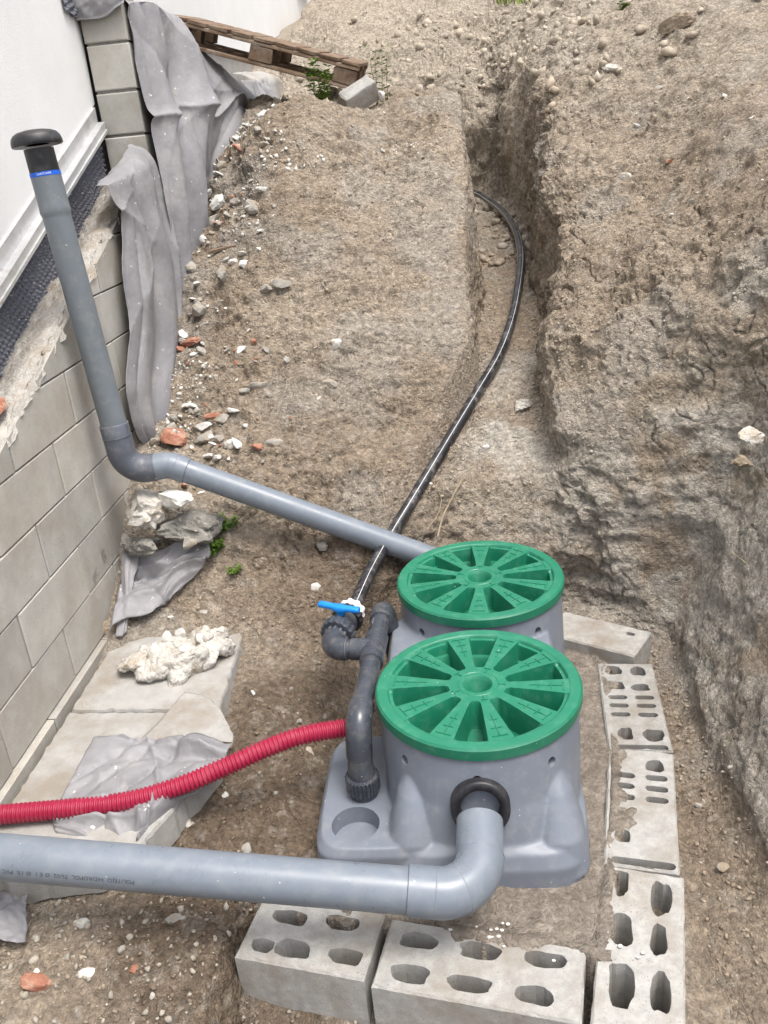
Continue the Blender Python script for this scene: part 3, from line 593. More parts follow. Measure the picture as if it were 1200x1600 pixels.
# right row
e1, e2, e3 = (.660, 2.755), (.618, 2.257), (.519, 1.767)
hs = []
for k, (u, v_, rx, ry) in enumerate([(.055, .05, .030, .028), (.142, .055, .027, .028), (.058, .145, .029, .024), (.140, .155, .031, .022), (.062, .415, .024, .032), (.150, .42, .034, .030)]):
    hs.append(blob(*H(u, v_), rx, ry, seed=10+k, rag=.13))
for k, v_ in enumerate((.215, .262, .312)):
    hs.append(slot(*H(.056, v_), .033, .0115, 30+k)); hs.append(slot(*H(.146, v_), .033, .0115, 40+k))
hs.append(slot(*H(.105, .482), .083, .012, 50))
c = ctr((e1[0]+e2[0])/2, (e1[1]+e2[1])/2, -.0845, .5)
hollow_block('hollow_block', 'far block of the right row, six round holes and six narrow slots', 'block', (*c, .003), -.0845, .496, .2, .2, hs, group='blocks ringing the tank', seed=3)
hs = [blob(*H(.142, .075), .027, .028, seed=60, rag=.12), blob(*H(.050, .385), .022, .026, seed=61, rag=.07)]
for k, v_ in enumerate((.13, .178, .226)):
    hs.append(slot(*H(.052, v_), .031, .0125, 70+k)); hs.append(slot(*H(.146, v_), .033, .0125, 80+k))
hs.append(slot(*H(.105, .478), .085, .013, 51))
c = ctr((e2[0]+e3[0])/2, (e2[1]+e3[1])/2, -.199, .5)
hollow_block('hollow_block', 'middle block of the right row, slots and a small round hole beside the tank', 'block', (*c, .0), -.199, .496, .2, .2, hs, group='blocks ringing the tank', seed=4)
a3 = -.235; m3 = (e3[0]+.006+.25*math.sin(a3), e3[1]-.006-.25*math.cos(a3)); c = ctr(*m3, a3, .5)
hs = []
for k, (u, v_, rx, ry) in enumerate([(.045, .055, .017, .045), (.145, .085, .026, .055), (.052, .205, .027, .05), (.142, .215, .020, .046), (.060, .36, .030, .06), (.148, .36, .024, .052)]):
    hs.append(blob(*H(u, v_), rx, ry, seed=90+k, n=22, rag=.12))
hollow_block('hollow_block', 'nearest block of the right row with six large ragged holes', 'block', (*c, -.002), a3, .5, .205, .2, hs, group='blocks ringing the tank', seed=5)
# front row
def frow(x0, y0, x1, y1): 
    a = math.atan2(y1-y0, x1-x0); L = math.hypot(x1-x0, y1-y0); mx, my = (x0+x1)/2, (y0+y1)/2
    return (mx-math.sin(a)*.1, my+math.cos(a)*.1), a-PI/2+PI, L
c, rz, L = frow(-.286, 1.443, .20, 1.345)
hs = []
for k, (s, ac, rx, ry) in enumerate([(.085, .150, .026, .047), (.23, .150, .022, .052), (.385, .150, .024, .045), (.085, .055, .023, .048), (.24, .055, .024, .052), (.40, .050, .022, .05)]):
    hs.append(blob(ac-.1, L/2-s, rx, ry, seed=110+k, n=22, rag=.10))
hs = [[(-x, y) for x, y in h][::-1] for h in hs]
hs = [[(-x, -y) for x, y in h] for h in hs]
hollow_block('hollow_block', 'front row block right of the open joint, two rows of three holes', 'block', (*c, .0), rz, L, .2, .2, [[(-x, -y) for x, y in h] for h in hs], group='blocks ringing the tank', seed=6)
c, rz, L = frow(-.640, 1.525, -.304, 1.455)
hs = []
for k, (s, ac, rx, ry) in enumerate([(.06, .155, .02, .03), (.14, .150, .026, .048), (.28, .145, .022, .044), (.10, .060, .022, .048), (.24, .050, .022, .046)]):
    hs.append(blob(ac-.1, L/2-s, rx, ry, seed=130+k, n=22, rag=.10))
hs = [[(-x, y) for x, y in h][::-1] for h in hs]
hollow_block('hollow_block', 'muddy front row block left of the open joint under the grey inlet pipe', 'block', (*c, .004), rz, L, .2, .2, hs, tilt=(0, 0), group='blocks ringing the tank', seed=7)
a = -.54; ca, sa = math.cos(a), math.sin(a)
c = ((.69+.60)/2-ca*.18, (2.93+2.76)/2-sa*.18)
hollow_block('hollow_block', 'pale slanting block behind the right row with one small hole', 'block', (*c, .030), a+PI/2, .36, .19, .2, [blob(.045, -.115, .012, .017, seed=150, rag=.05), ], group='blocks ringing the tank', seed=8)

# ------------------------------------------------------------------ the pumping tank
LID_Z = .3785
L1, L2 = (.012, 2.1275), (.044, 2.7906)
tank = thing('pumping_tank', 'grey plastic twin chamber pumping tank with two green lids on the mortar bed', 'tank', (.03, 2.45, 0))
def superloft(sections, n=72):
    """sections: (z, cx, cy, half x, half y front, half y back, exponent)"""
    v = []; f = []
    for z, cx, cy, hx, hf, hb, e in sections:
        for k in range(n):
            a = 2*PI*k/n; c, s = math.cos(a), math.sin(a); hy = hb if s > 0 else hf
            v.append((cx+hx*math.copysign(abs(c)**(2/e), c), cy+hy*math.copysign(abs(s)**(2/e), s), z))
    m = len(sections)
    for i in range(m-1):
        for k in range(n):
            a = i*n+k; b = i*n+(k+1) % n; f.append((a, b, b+n, a+n))
    f.append(tuple(range(n))[::-1]); f.append(tuple((m-1)*n+k for k in range(n)))
    return v, f
def tank_body():
    g = G()
    x, y = L1
    g.add(*superloft([(-.05, x, y, .290, .392, .32, 6), (.045, x, y, .288, .388, .32, 6), (.085, x, y, .286, .372, .31, 5), (.10, x, y, .285, .355, .30, 2.7), (.20, x, y, .292, .325, .295, 2.15), (.352, x, y, .290, .291, .290, 2)]))
    # corner buttresses
    for sx in (-1, 1):
        g.add(*superloft([(.0, x+sx*.200, y-.275, .082, .1, .12, 3), (.10, x+sx*.200, y-.262, .068, .09, .12, 2.6), (.20, x+sx*.195, y-.22, .045, .06, .1, 2.2), (.285, x+sx*.18, y-.19, .012, .012, .04, 2)], 32))
    x, y = L2
    g.add(*superloft([(-.05, x, y, .302, .32, .355, 6), (.06, x, y, .300, .32, .35, 6), (.10, x, y, .294, .30, .31, 2.8), (.352, x, y, .290, .290, .290, 2)]))
    g.add(*superloft([(-.05, .0, 2.46, .285, .30, .30, 7), (.24, -.005, 2.46, .28, .29, .29, 7), (.268, -.005, 2.46, .268, .28, .28, 6)]))
    # low shoulder with the riser and the round recess
    g.add(*superloft([(-.05, -.30, 2.02, .172, .262, .26, 6), (.078, -.30, 2.02, .166, .255, .25, 6), (.10, -.30, 2.02, .152, .24, .24, 5)]))
    me = bpy.data.meshes.new('t'); me.from_pydata(g.v, [], g.f); o = bpy.data.objects.new('t', me); COL.objects.link(o)
    r = o.modifiers.new('r', 'REMESH'); r.mode = 'VOXEL'; r.voxel_size = .0052
    s = o.modifiers.new('s', 'SMOOTH'); s.factor = .5; s.iterations = 3
    # recess and round dents
    cut = G(); cut.add(*lathe([(.066, .045), (.070, .16)], 48, (-.352, 1.872, 0), close=True))
    dents = []
    for lx, ly in (L1, L2): cut.add(*lathe([(.276, .235), (.276, .45)], 64, (lx, ly, 0), close=True))
    for lx, ly in (L1, L2):
        for ang in (-168, -135, -93, -52, -12, 28):
            a = math.radians(ang); z = .285
            dents.append((lx+.2985*math.cos(a), ly+.2985*math.sin(a), z, a))
    for X, Y, z, a in dents:
        R = Matrix.Rotation(a, 3, 'Z') @ Matrix.Rotation(PI/2, 3, 'Y')
        cut.add(*lathe([(.0125, -.020), (.0150, .02)], 20, (X, Y, z), R, close=True))
    mc = bpy.data.meshes.new('c'); mc.from_pydata(cut.v, [], cut.f)
    bm = bmesh.new(); bm.from_mesh(mc); bmesh.ops.recalc_face_normals(bm, faces=bm.faces); bm.to_mesh(mc); bm.free()
    oc = bpy.data.objects.new('c', mc); COL.objects.link(oc)
    b = o.modifiers.new('b', 'BOOLEAN'); b.operation = 'DIFFERENCE'; b.object = oc; b.solver = 'EXACT'
    dg = bpy.context.evaluated_depsgraph_get(); dg.update()
    m2 = bpy.data.meshes.new_from_object(o.evaluated_get(dg))
    bpy.data.objects.remove(o); bpy.data.objects.remove(oc)
    v = np.zeros(len(m2.vertices)*3); m2.vertices.foreach_get('co', v); v = v.reshape(-1, 3)-np.array(tank.location)
    m2.vertices.foreach_set('co', v.ravel().astype(np.float32)); m2.materials.clear(); m2.materials.append(M['tank'])
    ob = bpy.data.objects.new('body', m2); COL.objects.link(ob); ob.parent = tank
    smooth_by_angle(ob, 45)
tank_body()
def lid_mesh(phase):
    """disc with ten deep pockets between the spokes, a stepped hub and a raised rim (local, top at z=0)"""
    Ro = .300; NP = 10; half = math.radians(9.9)
    TH = []
    for k in range(NP):
        c = 2*PI*k/NP
        offs = list(np.linspace(-PI/NP, -half-.05, 4))+[-half-.018, -half-.006, -half+.004, -half+.022, -half+.05, -half+.09]
        offs = offs+[0]+[-q for q in reversed(offs[1:])]
        TH += [c+q for q in offs]
    TH = np.array(TH)+phase
    RR = np.array([.0, .018, .030, .036, .040, .044, .0555, .0575, .0595, .0615, .066, .076, .081, .085, .089, .094, .102, .115, .13, .15, .17, .19, .205, .218, .227, .233, .238, .2415, .2445, .2475, .2510, .254, .2575, .2605, .2630, .2660, .270, .280, .290, .2945, .2980, .3000, .3003, .2995])
    T, Rr = np.meshgrid(TH, RR); k = np.round((T-phase)/(2*PI/NP)); dt = np.abs((T-phase)-k*2*PI/NP)
    kk = np.mod(k, NP)
    z = np.zeros_like(T)
    # pocket mask: angular and radial; walls with draft
    am = 1-sstep(half-.004, half+.016, dt+.0022/np.maximum(Rr, .05))
    ri = .086+.012*np.clip(dt/half, 0, 1)**4; am2 = sstep(0, .010, Rr-ri)
    ro = np.where(True, 1-sstep(.2440, .2505, Rr), 0)
    depth = .090-.012*np.cos((Rr-.09)/.15*PI)*.5
    pocket = am*am2*ro
    z -= pocket*depth
    # stepped outer wall of each pocket
    stp = am*sstep(.2440, .2505, Rr)*(1-sstep(.2600, .2625, Rr)); z -= stp*.010
    lower = am*am2*sstep(.222, .230, Rr)*ro; z += lower*.035
    # a pair of pockets have a ramped floor (hand holds)
    hand = ((kk == 1) | (kk == 6)); z += np.where(hand, pocket*.020*sstep(.12, .23, Rr), 0)
    # hub: cone hole with a groove round it
    z -= .055*(1-sstep(.018, .045, Rr)); z -= .0025*np.exp(-((Rr-.0585)/.0016)**2)
    # rim groove and rounded edge
    z += .003*sstep(.263, .267, Rr)*(1-sstep(.292, .300, Rr)); z -= .004*sstep(.2950, .3000, Rr)
    z[-2] = -.022; z[-1] = -.034
    P = np.stack([Rr*np.cos(T), Rr*np.sin(T), z], -1); nr, nt_ = T.shape
    V = P.reshape(-1, 3); F = []
    for i in range(nr-1):
        for j in range(nt_):
            a = i*nt_+j; b = i*nt_+(j+1) % nt_; F.append((a, b, b+nt_, a+nt_))
    return V, F, NP
for li, (lx, ly) in enumerate((L1, L2)):
    ph = math.radians((-96, -75)[li]); V, F, NP = lid_mesh(ph)
    V = np.array(V)+np.array([lx, ly, LID_Z])
    lid = mesh_obj('lid', V, F, 'green', tank); smooth_by_angle(lid, 38)
    lid['label'] = ('round green lid on the near chamber', 'round green lid on the far chamber')[li]
    g = G()      # raised cross marks on the spokes and round the hub
    for k in range(NP):
        a = ph+2*PI*(k+.5)/NP; u = Vector((math.cos(a), math.sin(a), 0)); t = Vector((-u.y, u.x, 0)); R = Matrix((u, t, Vector((0, 0, 1)))).transposed()
        o = Vector((lx, ly, LID_Z))
        g.add(*box(o+u*.196+Vector((0, 0, .0006)), (.094, .0022, .0036), R))
        for rr, wd in ((.175, .021), (.212, .030), (.246, .044)): g.add(*box(o+u*rr+Vector((0, 0, .0009)), (.0022, wd, .0036), R))
        if k % 2 == 0:
            g.add(*box(o+u*.071+Vector((0, 0, .0006)), (.020, .0022, .0036), R)); g.add(*box(o+u*.081+Vector((0, 0, .0009)), (.0022, .020, .0036), R))
    mk = mesh_obj('cross_marks', g.v, g.f, 'green', lid); mk['kind'] = 'stuff'
# black rubber seal where the inlet enters
Rg = Matrix.Rotation(math.radians(90-14), 3, 'X')
g = G(); g.add(*lathe([(.052, -.03), (.053, .004), (.060, .009), (.074, .009), (.079, .004), (.080, -.06)], 48, (.0, 1.787, .222), Rg)); o = g.build('inlet_seal', 'black', tank, True)
o = G().add(*lathe([(.012, -.005), (.012, .006), (.0145, .007), (.0145, .013), (.0115, .015), (.0115, .027), (.009, .031), (.005, .031), (.005, .022), (.0, .022)], 12, (-.248, 2.41, .268))).build('cable_gland', 'pvc', tank); smooth_by_angle(o, 30)

# ------------------------------------------------------------------ grey inlet pipe at the front
inlet = thing('inlet_pipe', 'thick grey inlet pipe with printed lettering crossing the front into the tank', 'pipe', (-.7, 1.56, .18))
pa, pb, pc = Vector((-1.75, 1.566, .385)), Vector((-.012, 1.550, .168)), Vector((.0, 1.84, .236))
d0 = (pa-pb).normalized()
pe = pb+d0*.12
o = G().add(*tube([pa, pe], .055, 48)).build('straight_pipe', 'pvc', inlet); smooth_by_angle(o)
ep = arc_path(pa, pb, pc, 20, .105); q0 = ep[0]; q1 = ep[-1]
ddir = (pc-pb).normalized()
path = [q0+d0*.072, q0+d0*.070]+[q0+d0*.02]+ep+[q1+ddir*.02, q1+ddir*.10]
o = G().add(*tube(path, [.0560, .0605]+[.0605]*(len(path)-2), 48)).build('elbow', 'pvc', inlet); smooth_by_angle(o)
for nm, p, dd, r in (('seam_ring', q0+d0*.004, d0, .0612), ('seam_ring', ep[7], ep[8]-ep[6], .0612), ('seam_ring', q1, ddir, .0612)):
    dd = Vector(dd).normalized(); o = G().add(*tube([p-dd*.0016, p-dd*.0010, p+dd*.0010, p+dd*.0016], [.0603, r, r, .0603], 48, False)).build(nm, 'pvc', inlet, True)
def text_on_pipe(txt, size, base, direction, rad, ang, mat, parent, name, updir=Vector((0, 0, 1)), stretch=1.0):
    """flat print wrapped on a pipe: starts at base and runs along direction, ang = angle round the pipe"""
    cu = bpy.data.curves.new('txt', 'FONT'); cu.body = txt; cu.size = size; cu.resolution_u = 2
    ob = bpy.data.objects.new('txt', cu); COL.objects.link(ob); dg = bpy.context.evaluated_depsgraph_get(); dg.update()
    me = bpy.data.meshes.new_from_object(ob.evaluated_get(dg)); bpy.data.objects.remove(ob)
    T = direction.normalized(); U = (updir-T*updir.dot(T)).normalized(); W = T.cross(U)
    v = []
    for p in me.vertices:
        th = ang+p.co.y/rad
        v.append(base+T*p.co.x*stretch+(U*math.sin(th)+W*math.cos(th))*(rad+.0006))
    f = [tuple(p.vertices) for p in me.polygons]
    return mesh_obj(name, v, f, mat, parent)
# lettering stands upside down to the camera, its first letter at the right
tb = pa+(pb-pa)*((pa.x+.835)/(pa.x-pb.x))
text_on_pipe('POLITEJO  HIDROPOL  75/02  Ø E 1  Ø 1%  PVC 110 ', .0150, tb, d0, .055, math.radians(-17), 'ink', inlet, 'printed_lettering', Vector((0, .0, -1)), 1.05)

# ------------------------------------------------------------------ vent with cowl and its run to the tank
vent = thing('vent_pipe', 'tall grey vent pipe with black mushroom cowl standing by the block wall', 'pipe', (-1.31, 3.08, .75))
vb, vt = Vector((-1.305, 3.085, .92)), Vector((-1.375, 3.13, 1.93)); vd = (vt-vb).normalized()
vat = lambda z: vb+vd*((z-vb.z)/vd.z)
o = G().add(*tube([vat(.86), vat(1.70), vat(1.715), vat(1.725), vat(1.74), vat(1.845)], [.0490, .0490, .0500, .0535, .0520, .0515], 48)).build('riser', 'pvcvent', vent); smooth_by_angle(o)
o = G().add(*tube([vat(1.841), vat(1.855)], .0522, 48, False)).build('label_band', 'band', vent, True)
o = G().add(*tube([vat(1.850), vat(1.852), vat(1.93)], [.0500, .0505, .0500], 40)).build('collar', 'black', vent); smooth_by_angle(o)
Rv = vd.to_track_quat('Z', 'Y').to_matrix()
prof = [(.040, -.012), (.083, -.016), (.0855, -.012), (.0850, -.002), (.0815, .011), (.073, .022), (.058, .029), (.038, .033), (.018, .035), (0.001, .0355)]
o = G().add(*lathe(prof, 48, vat(1.955), Rv)).build('cowl', 'black', vent, True)
def band_text():
    """white print round the blue band"""
    cu = bpy.data.curves.new('txt', 'FONT'); cu.size = .0095; cu.body = 'CARTOXIPE'; ob = bpy.data.objects.new('txt', cu); COL.objects.link(ob)
    dg = bpy.context.evaluated_depsgraph_get(); dg.update(); me = bpy.data.meshes.new_from_object(ob.evaluated_get(dg)); bpy.data.objects.remove(ob)
    X = Rv @ Vector((1, 0, 0)); Y = Rv @ Vector((0, 1, 0)); v = []
    a0 = math.atan2((-vt).dot(Y), (-vt).dot(X))-.55
    for p in me.vertices:
        a = a0+p.co.x/.0526; v.append(vat(1.8448)+vd*p.co.y+(X*math.cos(a)+Y*math.sin(a))*.0527)
    mesh_obj('band_lettering', v, [tuple(p.vertices) for p in me.polygons], 'bandtext', vent)
band_text()
c1 = Vector((-1.298, 3.09, .758)); c2 = Vector((-1.135, 3.125, .762)); c3 = Vector((.02, 3.135, .215))
ep = arc_path(vb, c1, c2, 14, .085); dv = (c2-c1).normalized(); dr = (c3-c2).normalized()
path = [vat(.955), vat(.952)]+ep+[ep[-1]+dv*.028]
o = G().add(*tube(path, [.0505]+[.0545]*(len(path)-1), 44)).build('lower_elbow', 'pvcdark', vent); smooth_by_angle(o)
p0 = ep[-1]+dv*.026; e2p = arc_path(p0, c2, c3, 8, .09)
path = [p0-dv*.01]+[p0]+e2p+[e2p[-1]+dr*.045, e2p[-1]+dr*.047]
o = G().add(*tube(path, [.052]*(len(path)-1)+[.0500], 44)).build('upper_elbow', 'pvc', vent); smooth_by_angle(o)
o = G().add(*tube([e2p[-1], c3], .0475, 44)).build('sloping_run', 'pvc', vent); smooth_by_angle(o)
for p, dd, r, mt in ((ep[5], ep[6]-ep[4], .0552, 'pvcdark'), (ep[10], ep[11]-ep[9], .0552, 'pvcdark'), (vat(.905), vd, .0552, 'pvcdark'), (e2p[4], e2p[5]-e2p[3], .0527, 'pvc'), (e2p[-1], dr, .0527, 'pvc')):
    dd = Vector(dd).normalized(); G().add(*tube([p-dd*.0016, p-dd*.0010, p+dd*.0010, p+dd*.0016], [r-.001, r, r, r-.001], 44, False)).build('seam_ring', mt, vent, True)

# ------------------------------------------------------------------ pressure pipework beside the tank
mani = thing('pressure_pipework', 'dark grey pressure pipe tee with union and blue handled ball valve beside the tank', 'pipework', (-.335, 2.0, .1))
ux, uy = -.338, 1.995
def ribbed(prof_r, z0, z1, cx, cy, n=20, amp=.0022, axis=None):
    v = []; f = []; seg = n*4
    zs = [z0, z0+.004, z1-.004, z1]
    for i, z in enumerate(zs):
        for k in range(seg):
            a = 2*PI*k/seg; r = prof_r+amp*(1 if (k % 4) < 2 else -1)-(.004 if i in (0, 3) else 0)
            p = Vector((r*math.cos(a), r*math.sin(a), z))
            v.append((axis @ p if axis is not None else p)+Vector((cx[0], cx[1], cx[2]) if axis is not None else (cx, cy, 0)))
    for i in range(3):
        for k in range(seg):
            a = i*seg+k; b = i*seg+(k+1) % seg; f.append((a, b, b+seg, a+seg))
    f.append(tuple(range(seg))[::-1]); f.append(tuple(3*seg+k for k in range(seg)))
    return v, f
o = G().add(*lathe([(.040, .085), (.041, .125), (.043, .127), (.043, .135)], 40, (ux, uy, 0), close=True)).build('union_base', 'pressure', mani, True); smooth_by_angle(o)
o = G().add(*ribbed(.0480, .118, .172, ux, uy, 26)).build('union_nut', 'pressure', mani); smooth_by_angle(o, 25)
o = G().add(*lathe([(.038, .165), (.038, .205), (.0365, .207), (.0365, .236), (.0325, .238), (.0325, .26)], 40, (ux, uy, 0), close=True)).build('union_socket', 'pressure', mani, True); smooth_by_angle(o)
A = Vector((ux, uy, .24)); B = Vector((ux+.003, uy+.028, .338)); C = Vector((-.298, 2.70, .345)); ep = arc_path(A, B, C, 14, .058)
dC = (C-B).normalized()
path = [Vector((ux, uy, .236)), Vector((ux, uy, .238))]+ep+[ep[-1]+dC*.034, ep[-1]+dC*.036]
o = G().add(*tube(path, [.036]+[.0385]*(len(path)-2)+[.034], 40)).build('elbow', 'pressure', mani); smooth_by_angle(o)
bar = lambda y: B+dC*((y-B.y)/dC.y)
o = G().add(*tube([ep[-1], bar(2.63)], .0315, 40)).build('horizontal_pipe', 'pressure', mani); smooth_by_angle(o)
o = G().add(*tube([bar(2.315), bar(2.318), bar(2.463), bar(2.466)], [.0345, .0385, .0385, .0345], 40)).build('tee_sleeve', 'pressure', mani); smooth_by_angle(o)
tc = bar(2.392); ta = Vector((-.468, 2.408, .342)); tb_ = Vector((-.430, 2.56, .346)); dt_ = (ta-tc).normalized()
o = G().add(*tube([tc, tc+dt_*.075, tc+dt_*.077], [.0365, .0365, .033], 36)).build('tee_branch', 'pressure', mani); smooth_by_angle(o)
o = G().add(*tube([tc+dt_*.06, tc+dt_*.10], .0315, 36)).build('branch_pipe', 'pressure', mani); smooth_by_angle(o)
o = G().add(*tube([tc+dt_*.088, tc+dt_*.089, tc+dt_*.0925, tc+dt_*.0935], [.0325, .0370, .0370, .0325], 36)).build('seam_ring', 'pvcdark', mani); smooth_by_angle(o)
ep = arc_path(tc, ta, tb_, 12, .046); db = (tb_-ta).normalized()
path = [tc+dt_*.092, tc+dt_*.094]+ep+[ep[-1]+db*.020]
o = G().add(*tube(path, [.034]+[.0385]*(len(path)-1), 36)).build('branch_elbow', 'pressure', mani); smooth_by_angle(o)
va = ep[-1]; Rb = db.to_track_quat('Z', 'Y').to_matrix(); vd2 = lambda t: va+db*t
o = G().add(*ribbed(.0385, .010, .030, vd2(0), None, 12, .003, Rb)).build('valve_collar', 'pvcdark', mani); smooth_by_angle(o, 25)
o = G().add(*ribbed(.0580, .024, .062, vd2(0), None, 16, .0016, Rb)).build('valve_nut', 'pressure', mani); smooth_by_angle(o, 25)
o = G().add(*lathe([(.040, .05), (.043, .058), (.0455, .075), (.0455, .105), (.041, .118), (.041, .13)], 36, vd2(0), Rb, close=True)).build('valve_body', 'pressure', mani, True); smooth_by_angle(o)
o = G().add(*ribbed(.0540, .122, .152, vd2(0), None, 16, .0016, Rb)).build('valve_nut', 'black', mani); smooth_by_angle(o, 25)
vu = (Vector((0, 0, 1))-db*db.z).normalized(); hc = vd2(.088)
o = G().add(*tube([hc+vu*.035, hc+vu*.064], [.014, .012], 20)).build('valve_stem', 'pressure', mani); smooth_by_angle(o)
hd = Vector((.93, -.36, -.03)); hd = (hd-vu*hd.dot(vu)).normalized(); hw = vu.cross(hd)
g = G(); secs = [(-.082, .0105, .006, .074), (-.077, .0135, .0095, .074), (-.03, .0125, .009, .072), (-.016, .015, .012, .069), (0, .0165, .017, .066), (.016, .015, .012, .069), (.03, .0125, .009, .072), (.067, .0135, .0095, .074), (.072, .0115, .006, .074)]
hv = []; hf = []
for t, wd, ht, up in secs:
    for k in range(12):
        a = 2*PI*k/12; c_, s_ = math.cos(a), math.sin(a)
        hv.append(hc+hd*t+vu*(up+ht*math.copysign(abs(s_)**.6, s_))+hw*wd*math.copysign(abs(c_)**.6, c_))
for i in range(len(secs)-1):
    for k in range(12):
        a = i*12+k; b = i*12+(k+1) % 12; hf.append((a, b, b+12, a+12))
hf.append(tuple(range(12))[::-1]); hf.append(tuple((len(secs)-1)*12+k for k in range(12))); g.add(hv, hf)
g.add(*tube([hc+vu*.046, hc+vu*.062], [.0135, .0150], 16))
o = g.build('valve_handle', 'blue', mani, True); o['label'] = 'bright blue lever handle on the ball valve'
bm = bmesh.new(); bm.from_mesh(o.data); bmesh.ops.recalc_face_normals(bm, faces=bm.faces); bm.to_mesh(o.data); bm.free(); smooth_by_angle(o, 50)
o = G().add(*ribbed(.0455, .150, .196, vd2(0), None, 9, .0026, Rb)).build('compression_nut', 'whiteplastic', mani); smooth_by_angle(o, 25); o['label'] = 'white compression nut on the black pipe'
# end elbow of the horizontal pipe, turning down
A = bar(2.60); B = bar(2.655); C = B+Vector((.03, .012, -.25)); ep = arc_path(A, B, C, 10, .046)
o = G().add(*tube([bar(2.565), bar(2.567)]+ep+[ep[-1]+(C-B).normalized()*.04], [.034]+[.0385]*13, 36)).build('end_elbow', 'pressure', mani); smooth_by_angle(o)
o = G().add(*tube([ep[-1], C], .0315, 36)).build('down_pipe', 'black', mani); smooth_by_angle(o)

# ------------------------------------------------------------------ black delivery pipe up the trench
bp = thing('delivery_pipe', 'black plastic pipe with thin white stripes climbing the trench from the valve', 'pipe', (-.3, 3.1, .3))
w0 = vd2(.16)
pts = [w0, vd2(.20), (-.372, 2.90, .350)]+PIPE_LINE+[(-.5, 7.7, 1.43)]
cp = catmull(pts, 14)
o = G().add(*tube(cp, .025, 28)).build('pipe_wall', 'polyblack', bp, True)
P_, T_, U_, W_ = frames(cp)
for a in (math.radians(65), math.radians(150), math.radians(245), math.radians(330)):
    g = G(); v = []
    for i in range(len(P_)):
        up = Vector((0, 0, 1)); up = (up-T_[i]*up.dot(T_[i])).normalized(); sd_ = T_[i].cross(up)
        for q in (-.045, .045): v.append(P_[i]+(up*math.sin(a+q)+sd_*math.cos(a+q))*.0254)
    g.add(v, [(2*i, 2*i+1, 2*i+3, 2*i+2) for i in range(len(P_)-1)]); g.build('stripe', 'stripe', bp, True)

# ------------------------------------------------------------------ red corrugated conduit
rc = thing('corrugated_conduit', 'red corrugated conduit hose lying over the slab towards the tank', 'conduit', (-.9, 1.9, .2))
pts = [(-1.9, 1.74, .235), (-1.62, 1.785, .222), (-1.36, 1.825, .208), (-1.03, 1.862, .205), (-.86, 1.905, .22), (-.73, 1.955, .243), (-.60, 2.01, .268), (-.505, 2.05, .275), (-.41, 2.09, .262), (-.355, 2.11, .25)]
cp = catmull(pts, 40); L = [0]
for i in range(1, len(cp)): L.append(L[-1]+(cp[i]-cp[i-1]).length)
tot = L[-1]; pitch = .0128; n = int(tot/pitch*10); path = []; rad = []
for i in range(n+1):
    s = tot*i/n; k = min(len(L)-2, int(np.searchsorted(L, s))-1 if s > 0 else 0); t = (s-L[k])/(L[k+1]-L[k]); path.append(cp[k].lerp(cp[k+1], t))
    c_ = math.cos(2*PI*s/pitch); rad.append(0.0256+.0028*math.copysign(abs(c_)**.5, c_))
o = G().add(*tube(path, rad, 28)).build('ribbed_wall', 'red', rc, True)

# ------------------------------------------------------------------ grey geotextile sheets
def sheet(name, label, net, cu, cv, nrm, amp=.02, fr=(7, 1.2), seed=0, crease=.010, mat='tarp', th=.0016, cat='sheet', group=None, lift=0, rag=.02, lines=12, sharp=.03):
    """net[i][j] control points lofted to a cloth; folds run along the second direction"""
    A = np.array(net, float); A = pchip(A, [cu]*(A.shape[0]-1)); A = np.swapaxes(pchip(np.swapaxes(A, 0, 1), [cv]*(A.shape[1]-1)), 0, 1)
    R, C = A.shape[:2]; U, V = np.meshgrid(np.linspace(0, 1, R), np.linspace(0, 1, C), indexing='ij')
    P = A.reshape(-1, 3); u, v = U.ravel(), V.ravel(); nrm = np.array(nrm, float)
    su = np.linalg.norm(A[-1, C//2]-A[0, C//2]); sv = np.linalg.norm(A[R//2, -1]-A[R//2, 0])
    q = np.stack([u*su*fr[0], v*sv*fr[1], np.full_like(u, seed*3.7)], 1)
    f1 = fbm(q, 1.0, 3, 500+seed); fold = (1-np.abs(2*f1-1)*2.2)            # rounded ridges with sharp valleys
    f2 = fbm(q*np.array([1.9, 2.3, 1])+.4*f1[:, None], 1.0, 4, 520+seed); cr = -np.abs(2*f2-1)
    P = P+nrm*(amp*fold+crease*4*(cr+.2))[:, None]
    rl = np.random.default_rng(900+seed); wq = (fbm(q, .8, 3, 560+seed)-.5)*.10
    for _ in range(int(lines)):
        a = rl.normal(0, .45)+(PI/2 if rl.random() < .25 else 0); c0 = rl.uniform(-.1, 1.1); d = (u-.5)*math.cos(a)+(v-.5)*math.sin(a)-(c0-.5)+wq
        wd = rl.uniform(.012, .08); along = np.exp(-(((v-rl.uniform(0, 1))/.55)**2)); P = P+nrm*(rl.choice([-1, 1], p=[.4, .6])*rl.uniform(.35, 1)*sharp*np.exp(-np.abs(d)/wd)*along)[:, None]
    # ragged border
    b = np.minimum.reduce([u, 1-u, v, 1-v]) < 1e-6
    j = (fbm(P, 14, 3, 540+seed)-.5)*rag
    side = np.cross(np.gradient(A, axis=1).reshape(-1, 3), nrm); side /= np.maximum(1e-6, np.linalg.norm(side, axis=1, keepdims=True))
    P = P+np.where(b[:, None], side*j[:, None], 0); P[:, 2] += lift
    F = grid_faces(R, C); o = fast_mesh(name, P, F, mat, True)
    m = o.modifiers.new('thickness', 'SOLIDIFY'); m.thickness = th; m.offset = 0
    tag(o, label, cat, group); return o
